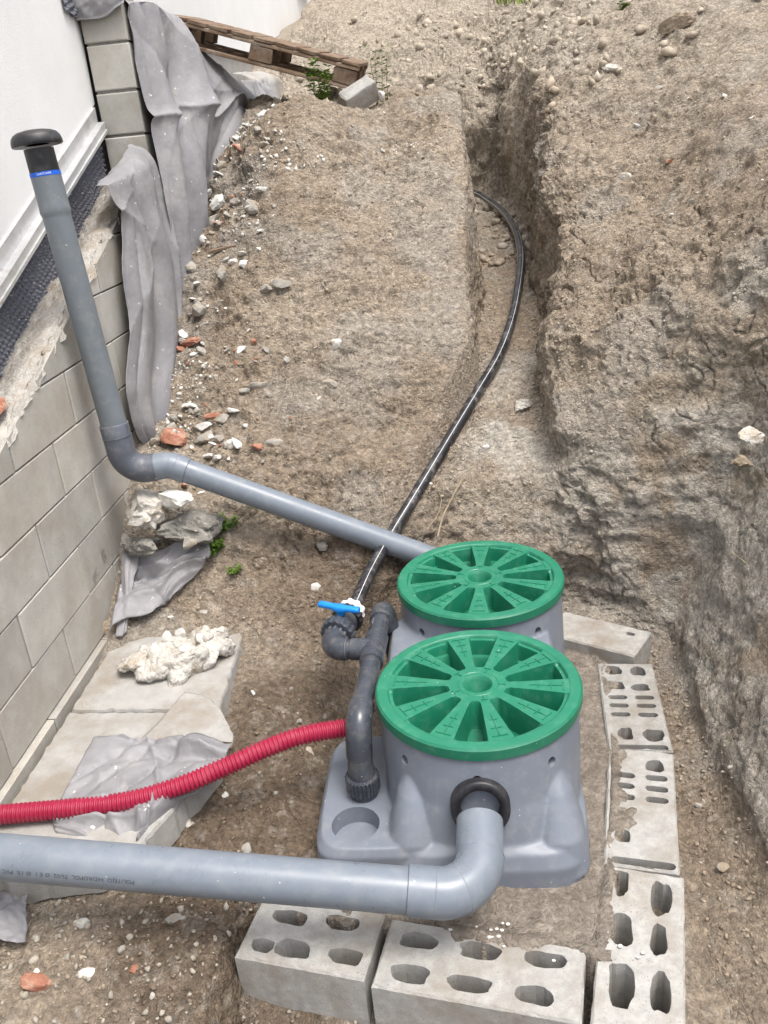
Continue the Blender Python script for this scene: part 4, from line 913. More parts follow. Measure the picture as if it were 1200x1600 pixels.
# long sheet draped over the wall behind the pillar
def hang(y, zt, bulge, lean, zb):
    return [(-1.61, y+.03, zt+.005), (-1.50, y+.01, zt+.03), (-1.405, y, zt+.012), (-1.385+bulge*.5, y-.02-lean*.2, zt-.20), (-1.385+bulge, y-.04-lean*.5, zt-.45), (-1.375+bulge, y-.08-lean*.8, zt-.75), (-1.37+bulge*.6, y-.14-lean, zb)]
net = [hang(4.48, 2.52, .0, .0, 1.10), hang(4.66, 2.53, .07, .12, 1.08), hang(4.90, 2.545, .0, .30, 1.05), hang(5.2, 2.51, .13, .42, 1.12), hang(5.5, 2.45, .07, .48, 1.30)]
def hang2(y, zt, b1, zb, yb): return [(-1.61, y+.03, zt+.005), (-1.50, y+.01, zt+.03), (-1.40, y, zt+.012), (-1.36+b1*.45, y-.02, zt-.12), (-1.36+b1*.8, y-.06+yb*.4, zt-.26), (-1.36+b1, y-.10+yb*.7, (zt-.26+zb)/2), (-1.36+b1*1.0, y-.14+yb, zb)]
net += [hang2(5.75, 2.40, .17, 1.72, -.25), hang2(6.0, 2.36, .15, 1.90, -.1), hang2(6.3, 2.31, .26, 1.96, 0)]
sheet('draped_sheet', 'long grey sheet draped over the wall from the pillar down to the mound', net, 32, 36, (1, 0, 0), .030, (2.0, .6), 1, .004, lines=22, sharp=.042)
# second sheet hanging below the pillar in front of the wall
LY = [(3.70, 1.80), (3.72, 1.72), (3.771, 1.638), (3.694, 1.454), (3.62, 1.254), (3.45, .969), (3.47, .836), (3.63, .60)]
RY = [(4.417, 1.86), (4.42, 1.625), (4.39, 1.358), (4.38, 1.142), (4.27, .937), (4.06, .831), (3.90, .695), (3.88, .50)]
net = []
for t, bx in ((0, .0), (.2, .035), (.4, .01), (.6, .055), (.8, .015), (1, .03)):
    c_ = [(-1.50, 3.80+.62*t, 1.74+.20*t), (-1.45, 3.74+.68*t, 1.78+.14*t)]
    for k, (l, r) in enumerate(zip(LY, RY)): c_.append((-1.392+bx*min(1, k/2), l[0]+(r[0]-l[0])*t, l[1]+(r[1]-l[1])*t-(.02 if k == 0 else 0)))
    net.append(c_)
sheet('hanging_sheet', 'narrower grey sheet hanging over the sloping wall top beside the vent pipe', net, 32, 26, (1, 0, 0), .024, (2.4, .6), 2, .004, lines=14, sharp=.032)
net = [[(-1.635, 4.40, 2.57), (-1.635, 4.425, 2.50), (-1.635, 4.43, 2.47)], [(-1.52, 4.50, 2.585), (-1.52, 4.43, 2.55), (-1.52, 4.425, 2.47)], [(-1.41, 4.50, 2.58), (-1.40, 4.44, 2.57), (-1.40, 4.43, 2.52)]]
sheet('cap_flap', 'pale sheet flap folded over the top of the block pillar', net, 12, 10, (0, -1, .3), .012, (9, 6), 3, .004, lines=4, sharp=.01)
# curtain of folded sheet beyond, and a pale sheet along the house foot
net = [[(-1.38, 6.45, 2.30), (-1.33, 6.4, 2.12), (-1.28, 6.3, 1.92)], [(-1.30, 6.8, 2.30), (-1.22, 6.75, 2.15), (-1.2, 6.7, 1.95)], [(-1.32, 7.2, 2.27), (-1.25, 7.2, 2.15), (-1.2, 7.1, 1.98)], [(-1.40, 7.6, 2.27), (-1.33, 7.6, 2.18), (-1.3, 7.6, 2.02)]]
sheet('folded_sheet', 'bunched brownish grey sheet folds just left of the mound crest', net, 22, 12, (1, -.3, 0), .05, (9, 1), 4, .012)
net = [[(-1.60, 7.3, 2.40), (-1.45, 7.25, 2.34), (-1.36, 7.2, 2.05)], [(-1.60, 8.1, 2.46), (-1.42, 8.1, 2.40), (-1.34, 8.1, 2.12)], [(-1.60, 9.0, 2.52), (-1.45, 9.0, 2.46), (-1.38, 9.0, 2.22)], [(-1.60, 10.4, 2.66), (-1.5, 10.4, 2.6), (-1.42, 10.4, 2.5)]]
sheet('pale_sheet', 'pale crumpled sheet along the foot of the house under the pallet', net, 16, 10, (1, 0, .3), .04, (6, 1.4), 5, .010, mat='slab')
# crumpled sheet half buried by the wall
net = [[(-1.385, 3.07, .361), (-1.295, 3.076, .385), (-1.207, 3.093, .395), (-1.108, 3.123, .42), (-1.052, 3.147, .455)], [(-1.385, 3.0, .31), (-1.305, 3.022, .335), (-1.198, 3.043, .35), (-1.099, 3.063, .38), (-1.014, 3.052, .40)], [(-1.385, 2.921, .262), (-1.317, 2.941, .30), (-1.221, 2.978, .30), (-1.148, 3.021, .34), (-1.05, 3.042, .35)], [(-1.385, 2.80, .195), (-1.33, 2.839, .23), (-1.241, 2.882, .225), (-1.183, 2.948, .255), (-1.128, 2.986, .30)]]
sheet('crumpled_sheet', 'crumpled grey sheet half buried between the wall and the trodden earth', net, 14, 16, (.1, -.4, .9), .010, (5, 4), 6, .004, lift=.008, lines=16, sharp=.028)
net = [[(-1.40, 3.10, .42), (-1.385, 3.02, .36), (-1.375, 2.93, .28), (-1.37, 2.80, .19)], [(-1.36, 3.10, .43), (-1.355, 3.0, .37), (-1.345, 2.92, .29), (-1.34, 2.80, .19)], [(-1.32, 3.10, .42), (-1.325, 2.99, .34), (-1.33, 2.92, .27), (-1.335, 2.83, .19)]]
sheet('sheet_strip', 'narrow upright fold of grey sheet tucked against the foot of the wall', net, 10, 14, (.6, -.6, .3), .014, (20, 1.5), 7, .004, lines=4, sharp=.01)
# sheet under the red conduit
net = [[(-1.193, 2.142, .19), (-1.092, 2.152, .205), (-.978, 2.153, .195), (-.862, 2.141, .205), (-.745, 2.12, .19)], [(-1.195, 1.996, .20), (-1.07, 2.034, .21), (-.953, 2.043, .205), (-.833, 2.038, .21), (-.76, 2.02, .185)], [(-1.207, 1.899, .185), (-1.076, 1.934, .20), (-.953, 1.943, .19), (-.85, 1.952, .195), (-.792, 1.95, .17)], [(-1.204, 1.829, .165), (-1.061, 1.825, .17), (-.958, 1.822, .165), (-.90, 1.845, .17), (-.868, 1.894, .14)], [(-1.182, 1.79, .13), (-1.053, 1.77, .125), (-.97, 1.745, .12), (-.939, 1.76, .115), (-.913, 1.82, .10)]]
sheet('ground_sheet', 'crumpled grey sheet lying on the slab under the red conduit', net, 16, 18, (0, -.2, .98), .010, (4, 4), 8, .004, lift=.012, lines=24, sharp=.035, rag=.03)
net = [[(-1.055, 2.16, .187), (-1.02, 2.28, .186), (-.983, 2.421, .185)], [(-.90, 2.15, .187), (-.90, 2.28, .186), (-.93, 2.405, .185)], [(-.752, 2.139, .184), (-.80, 2.26, .184), (-.883, 2.379, .184)]]
sheet('flat_sheet', 'flat dusty pale sheet corner on the slab beside the plaster lump', net, 14, 14, (0, 0, 1), .003, (6, 6), 9, .002, mat='slab', lines=4, sharp=.004)
net = [[(-1.40, 1.66, .08), (-1.30, 1.67, .10), (-1.22, 1.66, .10)], [(-1.40, 1.58, .08), (-1.28, 1.59, .11), (-1.19, 1.58, .09)], [(-1.38, 1.49, .06), (-1.27, 1.50, .09), (-1.17, 1.52, .07)]]
sheet('sheet_scrap', 'torn scrap of grey sheet at the bottom left edge below the pipe', net, 14, 14, (0, -.3, .95), .014, (12, 9), 10, .006, rag=.04)

# ------------------------------------------------------------------ concrete slabs beside the wall
def slab(label, poly, zt, th, seed):
    """broken-edged slab with a slightly uneven top"""
    r = random.Random(seed); pts = []
    for i in range(len(poly)):
        a, b = poly[i], poly[(i+1) % len(poly)]; n = max(4, int(math.dist(a, b)/.018))
        for k in range(n):
            t = k/n; pts.append((a[0]+(b[0]-a[0])*t+r.gauss(0, .0022), a[1]+(b[1]-a[1])*t+r.gauss(0, .0022)))
    n = len(pts); cx = sum(p[0] for p in pts)/n; cy = sum(p[1] for p in pts)/n
    ins = lambda p, d: (p[0]+(cx-p[0])*d, p[1]+(cy-p[1])*d)
    v = [(*ins(p, .016), zt+r.uniform(-.0015, .0015)) for p in pts]+[(*p, zt-.009) for p in pts]+[(*ins(p, -.01), zt-th) for p in pts]
    f = [tuple(range(n))]
    for i in range(n):
        j = (i+1) % n; f += [(i, n+i, n+j, j), (n+i, 2*n+i, 2*n+j, n+j)]
    o = mesh_obj('concrete_slab', v, f, 'slab'); bm = bmesh.new(); bm.from_mesh(o.data); bmesh.ops.recalc_face_normals(bm, faces=bm.faces); bmesh.ops.triangulate(bm, faces=[q for q in bm.faces if len(q.verts) > 4]); bm.to_mesh(o.data); bm.free()
    tag(o, label, 'slab', 'concrete slabs beside the block wall'); return o
slab('pale concrete slab carrying the plaster lump beside the wall', [(-1.372, 2.36), (-.845, 2.335), (-.865, 2.80), (-.93, 2.92), (-1.30, 2.80), (-1.372, 2.72)], .170, .10, 1)
slab('pale concrete slab under the red conduit beside the wall', [(-1.375, 1.62), (-.93, 1.70), (-.80, 2.10), (-.842, 2.328), (-1.372, 2.353)], .168, .10, 2)

# ------------------------------------------------------------------ stones
def ico(sub):
    bm = bmesh.new(); bmesh.ops.create_icosphere(bm, subdivisions=sub, radius=1); v = np.array([p.co[:] for p in bm.verts]); f = [tuple(q.index for q in p.verts) for p in bm.faces]; bm.free(); return v, f
ICO = {k: ico(k) for k in (1, 2, 3, 4, 5)}
def rock_shape(seed, sub=3, cuts=7, rough=.18, box_=.0):
    V, F = ICO[sub]; r = np.random.default_rng(seed); P = V.copy()
    if box_: P = np.sign(P)*np.abs(P)**(1-box_)
    P *= (1+(fbm(P+seed*1.7, 1.3, 3, seed)-.5)*.5)[:, None]
    for _ in range(cuts):
        n = r.normal(size=3); n /= np.linalg.norm(n); d = r.uniform(.42, .78); s = P@n; k = s > d
        P[k] -= n*((s[k]-d)*.94)[:, None]
    P *= (1+(fbm(P+seed*.7, 4.5, 4, seed+5)-.5)*rough*2)[:, None]
    P /= np.abs(P).max(0); return P*.5, F
def put_stone(name, P, F, loc, size, rot, mat, label, cat='stone', group=None, smooth=True):
    R = np.array(Euler(rot).to_matrix()); Q = (P*np.array(size))@R.T
    o = mesh_obj(name, Q, F, mat, None, False, True); o.location = loc; tag(o, label, cat, group)
    if smooth: smooth_by_angle(o, 32)
    return o
NAME = {'white': ('plaster_chip', 'plaster chip'), 'brick': ('brick_shard', 'brick'), 'stone': ('stone', 'stone'), 'darkstone': ('stone', 'stone'), 'clod': ('earth_clod', 'clod'), 'plasterchunk': ('plaster_lump', 'plaster lump')}
STONES = [
 (-1.265, 3.07, 0.565, 0.175, 0.25, 'plasterchunk', 'white crumbling plaster rock wedged under the dark vent elbow'),
 (-1.13, 3.06, 0.625, 0.185, 0.085, 'white', 'flat white stone lying under the pale grey elbow'),
 (-1.09, 3.09, 0.47, 0.26, 0.22, 'darkstone', 'big rounded grey mortar boulder below the sloping grey pipe'),
 (-1.07, 2.97, 0.47, 0.07, 0.075, 'stone', 'tan pebble stuck in the front of the grey mortar boulder'),
 (-1.285, 3.02, 0.44, 0.20, 0.10, 'darkstone', 'dark grey stone shard leaning beside the wall below the plaster rock'),
 (-1.283, 3.141, 0.414, 0.089, 0.037, 'stone', 'flat blue grey flake below the dark stone shard'),
 (-1.4, 3.161, 0.419, 0.048, 0.058, 'stone', 'small pale stone at the wall above the hanging sheet'),
 (-1.25, 3.071, 0.355, 0.052, 0.039, 'white', 'white chip above the crumpled sheet by the wall'),
 (-1.193, 3.108, 0.362, 0.031, 0.029, 'white', 'tiny white chip below the grey mortar boulder'),
 (-1.4, 3.036, 0.308, 0.042, 0.031, 'white', 'white chip on the sheet beside the scratched wall block'),
 (-1.4, 3.047, 0.319, 0.099, 0.036, 'stone', 'pale mortar crumbs stone along the top of the crumpled sheet'),
 (-1.383, 2.839, 0.192, 0.13, 0.065, 'clod', 'brown earth clod at the back corner of the concrete slab'),
 (-1.255, 3.557, 0.711, 0.107, 0.107, 'brick', 'orange brick shard standing just above the grey elbow'),
 (-1.08, 3.637, 0.789, 0.097, 0.037, 'brick', 'flat pinkish brick flake above the row of white stones'),
 (-0.897, 3.567, 0.711, 0.056, 0.036, 'brick', 'small orange brick piece on the slope above the grey pipe'),
 (-0.934, 3.955, 1.035, 0.042, 0.042, 'brick', 'left one of two small orange brick bits halfway up the mound'),
 (-0.738, 3.934, 1.019, 0.038, 0.041, 'brick', 'right one of two small orange brick bits halfway up the mound'),
 (-0.579, 4.501, 1.515, 0.076, 0.07, 'brick', 'orange brick lump high on the mound face'),
 (-1.264, 4.058, 1.032, 0.11, 0.055, 'brick', 'pinkish brick flake beside the hanging sheet edge'),
 (1.081, 4.583, 1.628, 0.043, 0.037, 'brick', 'upper orange brick bit on the right bank'),
 (1.004, 4.1, 1.424, 0.031, 0.034, 'brick', 'lower orange brick bit on the right bank'),
 (-0.699, 1.657, -0.021, 0.034, 0.034, 'brick', 'rounded orange brick nub beside the muddy front block'),
 (-1.116, 1.4, 0.036, 0.1, 0.053, 'brick', 'forked orange brick shard at the bottom left'),
 (-1.011, 3.197, 0.451, 0.029, 0.037, 'brick', 'small red brick bit beside the green weed'),
 (-1.127, 3.587, 0.694, 0.097, 0.097, 'stone', 'pale angular stone beside the orange brick shard'),
 (-1.052, 3.529, 0.712, 0.061, 0.045, 'stone', 'tan stone chip leaning on the pale angular stone'),
 (-0.968, 3.508, 0.685, 0.195, 0.056, 'white', 'long white stone above the sloping grey pipe'),
 (-1.126, 3.605, 0.75, 0.074, 0.04, 'white', 'white chip above the pale angular stone'),
 (-1.038, 3.432, 0.657, 0.033, 0.049, 'white', 'small white pebble above the sloping grey pipe'),
 (-0.791, 3.457, 0.688, 0.098, 0.06, 'stone', 'pale grey stone right of the long white stone'),
 (-1.299, 3.48, 0.638, 0.067, 0.039, 'stone', 'grey stone behind the pale elbow'),
 (-1.187, 4.725, 1.612, 0.087, 0.114, 'white', 'squarish white mortar lump beside the long hanging sheet'),
 (-1.215, 4.623, 1.489, 0.086, 0.05, 'white', 'rounded white lump below the squarish mortar lump'),
 (-1.231, 4.563, 1.445, 0.099, 0.066, 'white', 'torn white plastic scrap beside the hanging sheet'),
 (-0.999, 4.304, 1.338, 0.081, 0.081, 'white', 'white forked flake in the rubble beside the mound'),
 (-1.106, 4.279, 1.309, 0.063, 0.113, 'stone', 'long grey green stone sliver in the rubble strip'),
 (-0.794, 4.14, 1.26, 0.091, 0.048, 'stone', 'pale green grey stone on the mound face'),
 (-0.58, 3.73, 0.867, 0.097, 0.051, 'stone', 'flat pale stone near the middle of the mound foot'),
 (-0.643, 3.674, 0.801, 0.096, 0.096, 'plasterchunk', 'crumbly pale lump below the flat pale stone'),
 (-0.544, 3.908, 0.992, 0.059, 0.094, 'white', 'pale oval stone in the middle of the mound face'),
 (-0.854, 3.664, 0.801, 0.051, 0.034, 'white', 'small white block chip above the pale grey stone'),
 (-0.899, 3.734, 0.88, 0.098, 0.057, 'stone', 'greenish grey stone in the rubble above the white block chip'),
 (-0.575, 3.121, 0.358, 0.047, 0.052, 'stone', 'small pale cube of stone under the sloping grey pipe'),
 (-0.599, 2.976, 0.253, 0.035, 0.055, 'white', 'white pebble left of the blue valve handle'),
 (-0.363, 3.005, 0.079, 0.062, 0.072, 'stone', 'pale stone behind the dark tee pipe'),
 (-1.041, 2.892, 0.208, 0.045, 0.035, 'stone', 'pale pebble on the trodden earth beyond the plaster lump'),
 (-1.169, 2.883, 0.2, 0.04, 0.02, 'white', 'thin white chip on the earth behind the plaster lump'),
 (1.348, 5.718, 2.287, 0.233, 0.109, 'clod', 'big flat clod on top of the right bank'),
 (0.993, 5.655, 2.088, 0.111, 0.066, 'plasterchunk', 'white stone near the top of the right bank'),
 (1.401, 4.354, 1.789, 0.057, 0.04, 'white', 'white stone at the right edge of the upper bank'),
 (0.901, 4.689, 1.566, 0.077, 0.057, 'plasterchunk', 'pale crumbly stone on the upper right bank'),
 (-1.221, 1.692, 0.06, 0.063, 0.053, 'plasterchunk', 'pale mortar lump below the lettered pipe'),
 (-1.226, 1.645, 0.059, 0.065, 0.048, 'stone', 'pale grey stone below the mortar lump at bottom left'),
 (-1.23, 1.562, 0.05, 0.067, 0.04, 'darkstone', 'crumpled grey foil like stone at the left edge'),
 (-1.049, 1.561, 0.055, 0.046, 0.03, 'white', 'white chip on the earth at bottom left'),
 (-0.992, 1.432, 0.027, 0.05, 0.028, 'white', 'pale flat chip near the forked brick shard'),
 (-0.812, 1.597, 0.023, 0.057, 0.037, 'stone', 'smooth tan cobble half buried in the moist earth'),
 (-0.88, 1.451, 0.022, 0.022, 0.028, 'brick', 'yellowish pebble in the moist earth at bottom'),
 (-1.313, 1.704, 0.061, 0.046, 0.032, 'stone', 'stone at the left edge below the grey pipe'),
 (0.669, 1.858, -0.098, 0.036, 0.025, 'stone', 'pale pebble in the gap beside the nearest right block'),
 (0.664, 2.087, -0.085, 0.031, 0.019, 'stone', 'small stone on the bank foot beside the middle right block'),
 (0.08, 3.465, 0.526, 0.033, 0.027, 'white', 'white pebble on the trench floor'),
 (0.289, 3.835, 0.673, 0.099, 0.088, 'plasterchunk', 'pale stone in the right foot of the trench'),
 (0.113, 3.592, 0.579, 0.025, 0.025, 'white', 'tiny white pebble beside the black pipe'),
 (-0.37, 3.176, 0.357, 0.042, 0.031, 'stone', 'stone beside the black pipe under the grey pipe'),
 (-0.141, 3.429, 0.487, 0.038, 0.033, 'white', 'pair like white pebble left of the black pipe'),
 (-0.554, 2.258, 0.027, 0.046, 0.029, 'stone', 'stone on the dark earth right of the red conduit'),
 (-0.9, 1.875, 0.053, 0.03, 0.026, 'white', 'white pebble between the red conduit and the grey pipe'),
 (-0.576, 1.862, 0.011, 0.033, 0.018, 'white', 'white flat pebble by the grey pipe near the tank shoulder'),
 (-0.862, 1.899, 0.062, 0.045, 0.041, 'plasterchunk', 'pale crumbly stone below the red conduit'),
 (0.9, 2.594, 0.904, 0.079, 0.079, 'plasterchunk', 'pale clod bulging right and slightly behind bank face'),
 (0.93, 2.739, 0.765, 0.076, 0.063, 'clod', 'brown clod on the right bank face'),
]
for i, (x, y, z, w_, h_, k, lab) in enumerate(STONES):
    big = max(w_, h_) > .1
    P, F = rock_shape(100+i, 4 if big else 3 if w_ > .05 else 2, 9 if k in ('brick', 'white', 'stone') else 5, .30 if k in ('plasterchunk', 'darkstone', 'clod') else .16, .25 if k == 'brick' else 0)
    d_ = min(w_, h_)*random.uniform(.8, 1.1); hz = h_*.62 if h_ > w_*.7 else h_*.8
    put_stone(NAME[k][0], P, F, (x, y+.02, z+hz*.28), (w_*1.08, max(d_, h_*.9), hz*1.1), (random.uniform(-.25, .25)+.35, random.uniform(-.2, .2), random.uniform(-.5, .5)), k, lab, NAME[k][1])
# the large plaster lump on the slab: knobbly, with flat flakes stuck in it
g = G(); r = random.Random(21)
for i, (dx, dy, dz, sx, sy, sz_) in enumerate([(-.14, .0, .0, .15, .13, .08), (-.07, -.03, .005, .16, .14, .09), (.0, .01, .01, .17, .16, .09), (.06, -.035, .0, .16, .13, .10), (.11, .02, .01, .16, .15, .10), (.16, .05, .0, .11, .10, .09), (-.03, .06, .02, .13, .09, .09), (.08, .075, .025, .15, .08, .10), (.02, -.075, -.01, .13, .09, .07), (.14, .085, .03, .10, .06, .08), (-.10, .05, .01, .10, .08, .08)]):
    P, F = rock_shape(800+i, 3, 5, .2); R = np.array(Euler((r.uniform(-.6, .6), r.uniform(-.6, .6), r.uniform(-1, 1))).to_matrix()); g.add((P*np.array([sx, sy, sz_]))@R.T+np.array([dx, dy, dz]), F)
me = bpy.data.meshes.new('l'); me.from_pydata(g.v, [], g.f); ob = bpy.data.objects.new('l', me); COL.objects.link(ob); m = ob.modifiers.new('r', 'REMESH'); m.mode = 'VOXEL'; m.voxel_size = .0045
dg = bpy.context.evaluated_depsgraph_get(); dg.update(); me2 = bpy.data.meshes.new_from_object(ob.evaluated_get(dg)); bpy.data.objects.remove(ob)
n = len(me2.vertices); v = np.zeros(n*3, np.float32); me2.vertices.foreach_get('co', v); v = v.reshape(-1, 3); nn = np.zeros(n*3, np.float32); me2.vertices.foreach_get('normal', nn); nn = nn.reshape(-1, 3)
v = v+nn*((fbm(v, 14, 4, 31)-.5)*.05+.006*lumps(v, 34, 33)+.005*lumps(v, 80, 34)-.004)[:, None]; v[:, 2] = np.maximum(v[:, 2], -.028); me2.vertices.foreach_set('co', v.ravel()); me2.materials.clear(); me2.materials.append(M['plasterchunk']); me2.shade_smooth()
lump = bpy.data.objects.new('plaster_lump', me2); COL.objects.link(lump); lump.location = (-1.07, 2.60, .198); lump.rotation_euler = (0, 0, .12); tag(lump, 'large knobbly whitish plaster lump lying on the concrete slab', 'plaster lump')
for i, (dx, dy, dz, sx, sz_, rz, tl) in enumerate([(-.055, -.01, .055, .05, .06, .2, .9), (-.02, .05, .07, .05, .05, -.4, .7), (.05, -.02, .055, .06, .035, .8, .5), (.10, .03, .06, .06, .05, .3, .8), (.13, .06, .05, .055, .045, -.7, 1.0), (.03, .06, .075, .05, .045, .1, 1.1), (.0, -.06, .04, .035, .06, .1, 1.2)]):
    P, F = rock_shape(300+i, 2, 6, .1); Q = (P*np.array([sx, .016, sz_]))@np.array(Euler((tl-1.2, .2, rz)).to_matrix()).T+np.array([dx, dy, dz])
    mesh_obj('plaster_flake', Q, F, 'white', lump, False, True)
# cut concrete block piece on the mound crest
R = Euler((.45, -.38, .25)).to_matrix()
P, F = rock_shape(77, 4, 0, .02, .86)
put_stone('block_offcut', P, F, (-.462, 5.46, 2.085), (.215, .12, .125), (.5, -.42, .3), 'block', 'broken grey concrete block piece under the pallet end on the mound crest', 'block')
P, F = rock_shape(78, 3, 8, .1); put_stone('plaster_chip', P, F, (-.33, 5.46, 2.08), (.06, .04, .05), (0, .4, .8), 'white', 'white chip right of the broken block piece on the crest', 'plaster chip')
P, F = rock_shape(79, 3, 8, .1, .3); put_stone('brick_shard', P, F, (-1.475, 2.60, cap(2.60)+.035), (.09, .11, .05), (.2, -.2, .5), 'brick', 'orange brick shard lying on the broken mortar of the wall top', 'brick')
# rubble strip between the hanging sheets and the mound, and the pebbles strewn around
shapes = {}
def shared(kind, v):
    if (kind, v) not in shapes:
        P, F = rock_shape(500+v*7+len(kind), 2, 8, .14, .2 if kind == 'brick' else 0)
        if kind in ('white', 'brick'): P = P*np.array([1, .8, .45])
        me = bpy.data.meshes.new('stone_shape'); me.from_pydata(P.tolist(), [], F); me.materials.append(M[kind]); shapes[(kind, v)] = me
    return shapes[(kind, v)]
def strew(n, xr, yr, kinds, smin, smax, seed, place, group):
    """place(x, y) -> words that say where the stone lies"""
    r = random.Random(seed)
    for i in range(n):
        x = r.triangular(*xr); y = r.uniform(*yr); j = gz(x, y); p = GQ[j]; k = r.choices([q[0] for q in kinds], [q[1] for q in kinds])[0]
        s = smin+(smax-smin)*r.random()**2.4; sc = (s*r.uniform(.8, 1.4), s*r.uniform(.7, 1.1), s*r.uniform(.6, 1.0))
        o = bpy.data.objects.new(NAME[k][0], shared(k, r.randrange(7))); COL.objects.link(o)
        o.location = (float(p[0]), float(p[1]), float(p[2])+s*.12); o.scale = sc; o.rotation_euler = (r.uniform(-.6, .8), r.uniform(-.6, .6), r.uniform(0, 6.3))
        t = (s-smin)/(smax-smin); size = 'tiny' if t < .06 else 'small' if t < .25 else 'medium' if t < .6 else 'larger'
        form = 'elongated' if sc[0]/sc[1] > 1.55 else 'flat' if sc[2]/sc[0] < .6 else 'chunky'
        what = {'white': 'white plaster chip', 'stone': 'grey stone', 'brick': 'orange brick bit'}[k]
        tag(o, f'{size} {form} {what} {place(float(p[0]), float(p[1]))}', NAME[k][1], group+' '+NAME[k][1])
def sect(v, stops, words):
    for q, w_ in zip(stops, words):
        if v < q: return w_
    return words[-1]
strew(165, (-1.37, -.80, -1.28), (3.42, 5.4), [('white', 5), ('stone', 5), ('brick', .7)], .018, .085, 1, lambda x, y: 'in rubble '+sect(y, (3.8, 4.2, 4.6, 5.0), ('just above the vent elbow', 'beside the lower hanging sheet', 'where both sheets meet', 'beside the long draped sheet', 'high by the draped sheet'))+(' touching' if x < -1.2 else ''), 'rubble strip')
strew(30, (-1.3, -.5, -1.0), (3.3, 3.9), [('white', 3), ('stone', 4), ('brick', 1.5)], .016, .055, 2, lambda x, y: 'on the mound foot '+sect(x, (-1.0, -.75), ('above the pale elbow', 'above the sloping pipe', 'near the black pipe')), 'mound foot')
strew(26, (-1.35, -.7, -1.1), (1.3, 1.75), [('white', 2), ('stone', 5), ('brick', .4)], .010, .04, 3, lambda x, y: 'on the earth '+sect(x, (-1.15, -.95), ('at the left edge', 'below the pipe lettering', 'left of the front blocks'))+(' at the bottom' if y < 1.5 else ' near the pipe'), 'bottom left')
strew(22, (-.8, -.45, -.6), (1.75, 2.6), [('white', 1), ('stone', 4)], .010, .032, 4, lambda x, y: 'on the dark earth '+('below' if y < 2.0 else 'beyond')+' the red conduit '+('near the slab' if x < -.65 else 'near the tank'), 'beside tank')
strew(34, (.75, 1.6, 1.1), (3.0, 6.2), [('white', 2), ('stone', 5)], .012, .045, 5, lambda x, y: 'on the right bank '+sect(y, (3.8, 4.6, 5.4), ('low on its face', 'halfway up', 'beside the upper trench', 'near its top'))+(' by the trench' if x < 1.0 else ''), 'right bank')
# crumbs: far too many to count
def crumbs(name, n, test, smin, smax, seed, color=None, label='', cat=''):
    r = np.random.default_rng(seed); ok = np.where(test(GQ[:, 0], GQ[:, 1], GQ[:, 2]) & (GN[:, 2] > .45))[0]; idx = r.choice(ok, n)
    V0, F0 = ICO[1]; nv = len(V0); F0 = np.array(F0)
    s = smin+(smax-smin)*r.random(n)**3
    A = r.normal(size=(n, 3, 3)); Qr, _ = np.linalg.qr(A)
    sh = V0[None]*(1+r.uniform(-.45, .35, (n, nv, 1)))*np.array([1, .85, .7])*r.uniform(.75, 1.25, (n, 1, 3)); V = np.einsum('nij,nvj->nvi', Qr, sh)*(s/2)[:, None, None]
    V = V+(GQ[idx]+GN[idx]*(s*.18)[:, None])[:, None, :]
    c = (GC[idx] if color is None else np.array(color)[None].repeat(n, 0))*r.uniform(.85, 1.15, (n, 1)); col = np.repeat(c, nv, 0)
    F = (F0[None]+(np.arange(n)*nv)[:, None, None]).reshape(-1, 3)
    o = fast_mesh(name, V.reshape(-1, 3), F, 'crumb', False, col); o['kind'] = 'stuff'; tag(o, label, cat); return o
crumbs('soil_crumbs', 9000, lambda x, y, z: (x > -1.4) & (x < 1.5) & (y > 1.2) & (y < 5.6) & ~((x > -.55) & (x < .55) & (y > 1.5) & (y < 3.1)), .004, .019, 1, None, 'loose crumbs of brown earth scattered over the banks and mound', 'soil')
crumbs('soil_clods', 1500, lambda x, y, z: (x > -1.4) & (x < 3) & (y > 5.6) & (y < 9.5), .012, .085, 2, None, 'loose clods of dry earth on the upper slope', 'soil')
crumbs('plaster_flecks', 850, lambda x, y, z: (x > -1.4) & (x < .0) & (y > 3.4) & (y < 5.4) & (np.sin(x*7+y*3)+np.sin(y*9-x*4) > .35) & ((x < -.95) | (z > 1.75)), .006, .026, 3, (.60, .58, .54), 'tiny white plaster flecks over the mound', 'plaster')
crumbs('pale_gravel', 300, lambda x, y, z: (x > -1.4) & (x < -.6) & (y > 1.3) & (y < 1.8), .006, .026, 4, (.36, .325, .275), 'fine pale gravel on the earth below the grey pipe', 'gravel')
# white foam beads on the mortar in front of the tank
r = random.Random(9); g = G()
for i in range(15):
    x, y = (r.gauss(.02, .05), r.gauss(1.60, .025)) if i < 10 else (r.uniform(-.1, .42), r.uniform(1.5, 1.72)); s = r.uniform(.003, .006); V0, F0 = ICO[1]
    g.add([(x+p[0]*s*1.3, y+p[1]*s, .004+p[2]*s*.6) for p in V0], F0)
o = g.build('foam_beads', 'white'); o['kind'] = 'stuff'; tag(o, 'tiny white foam beads on the mortar in front of the tank', 'foam')

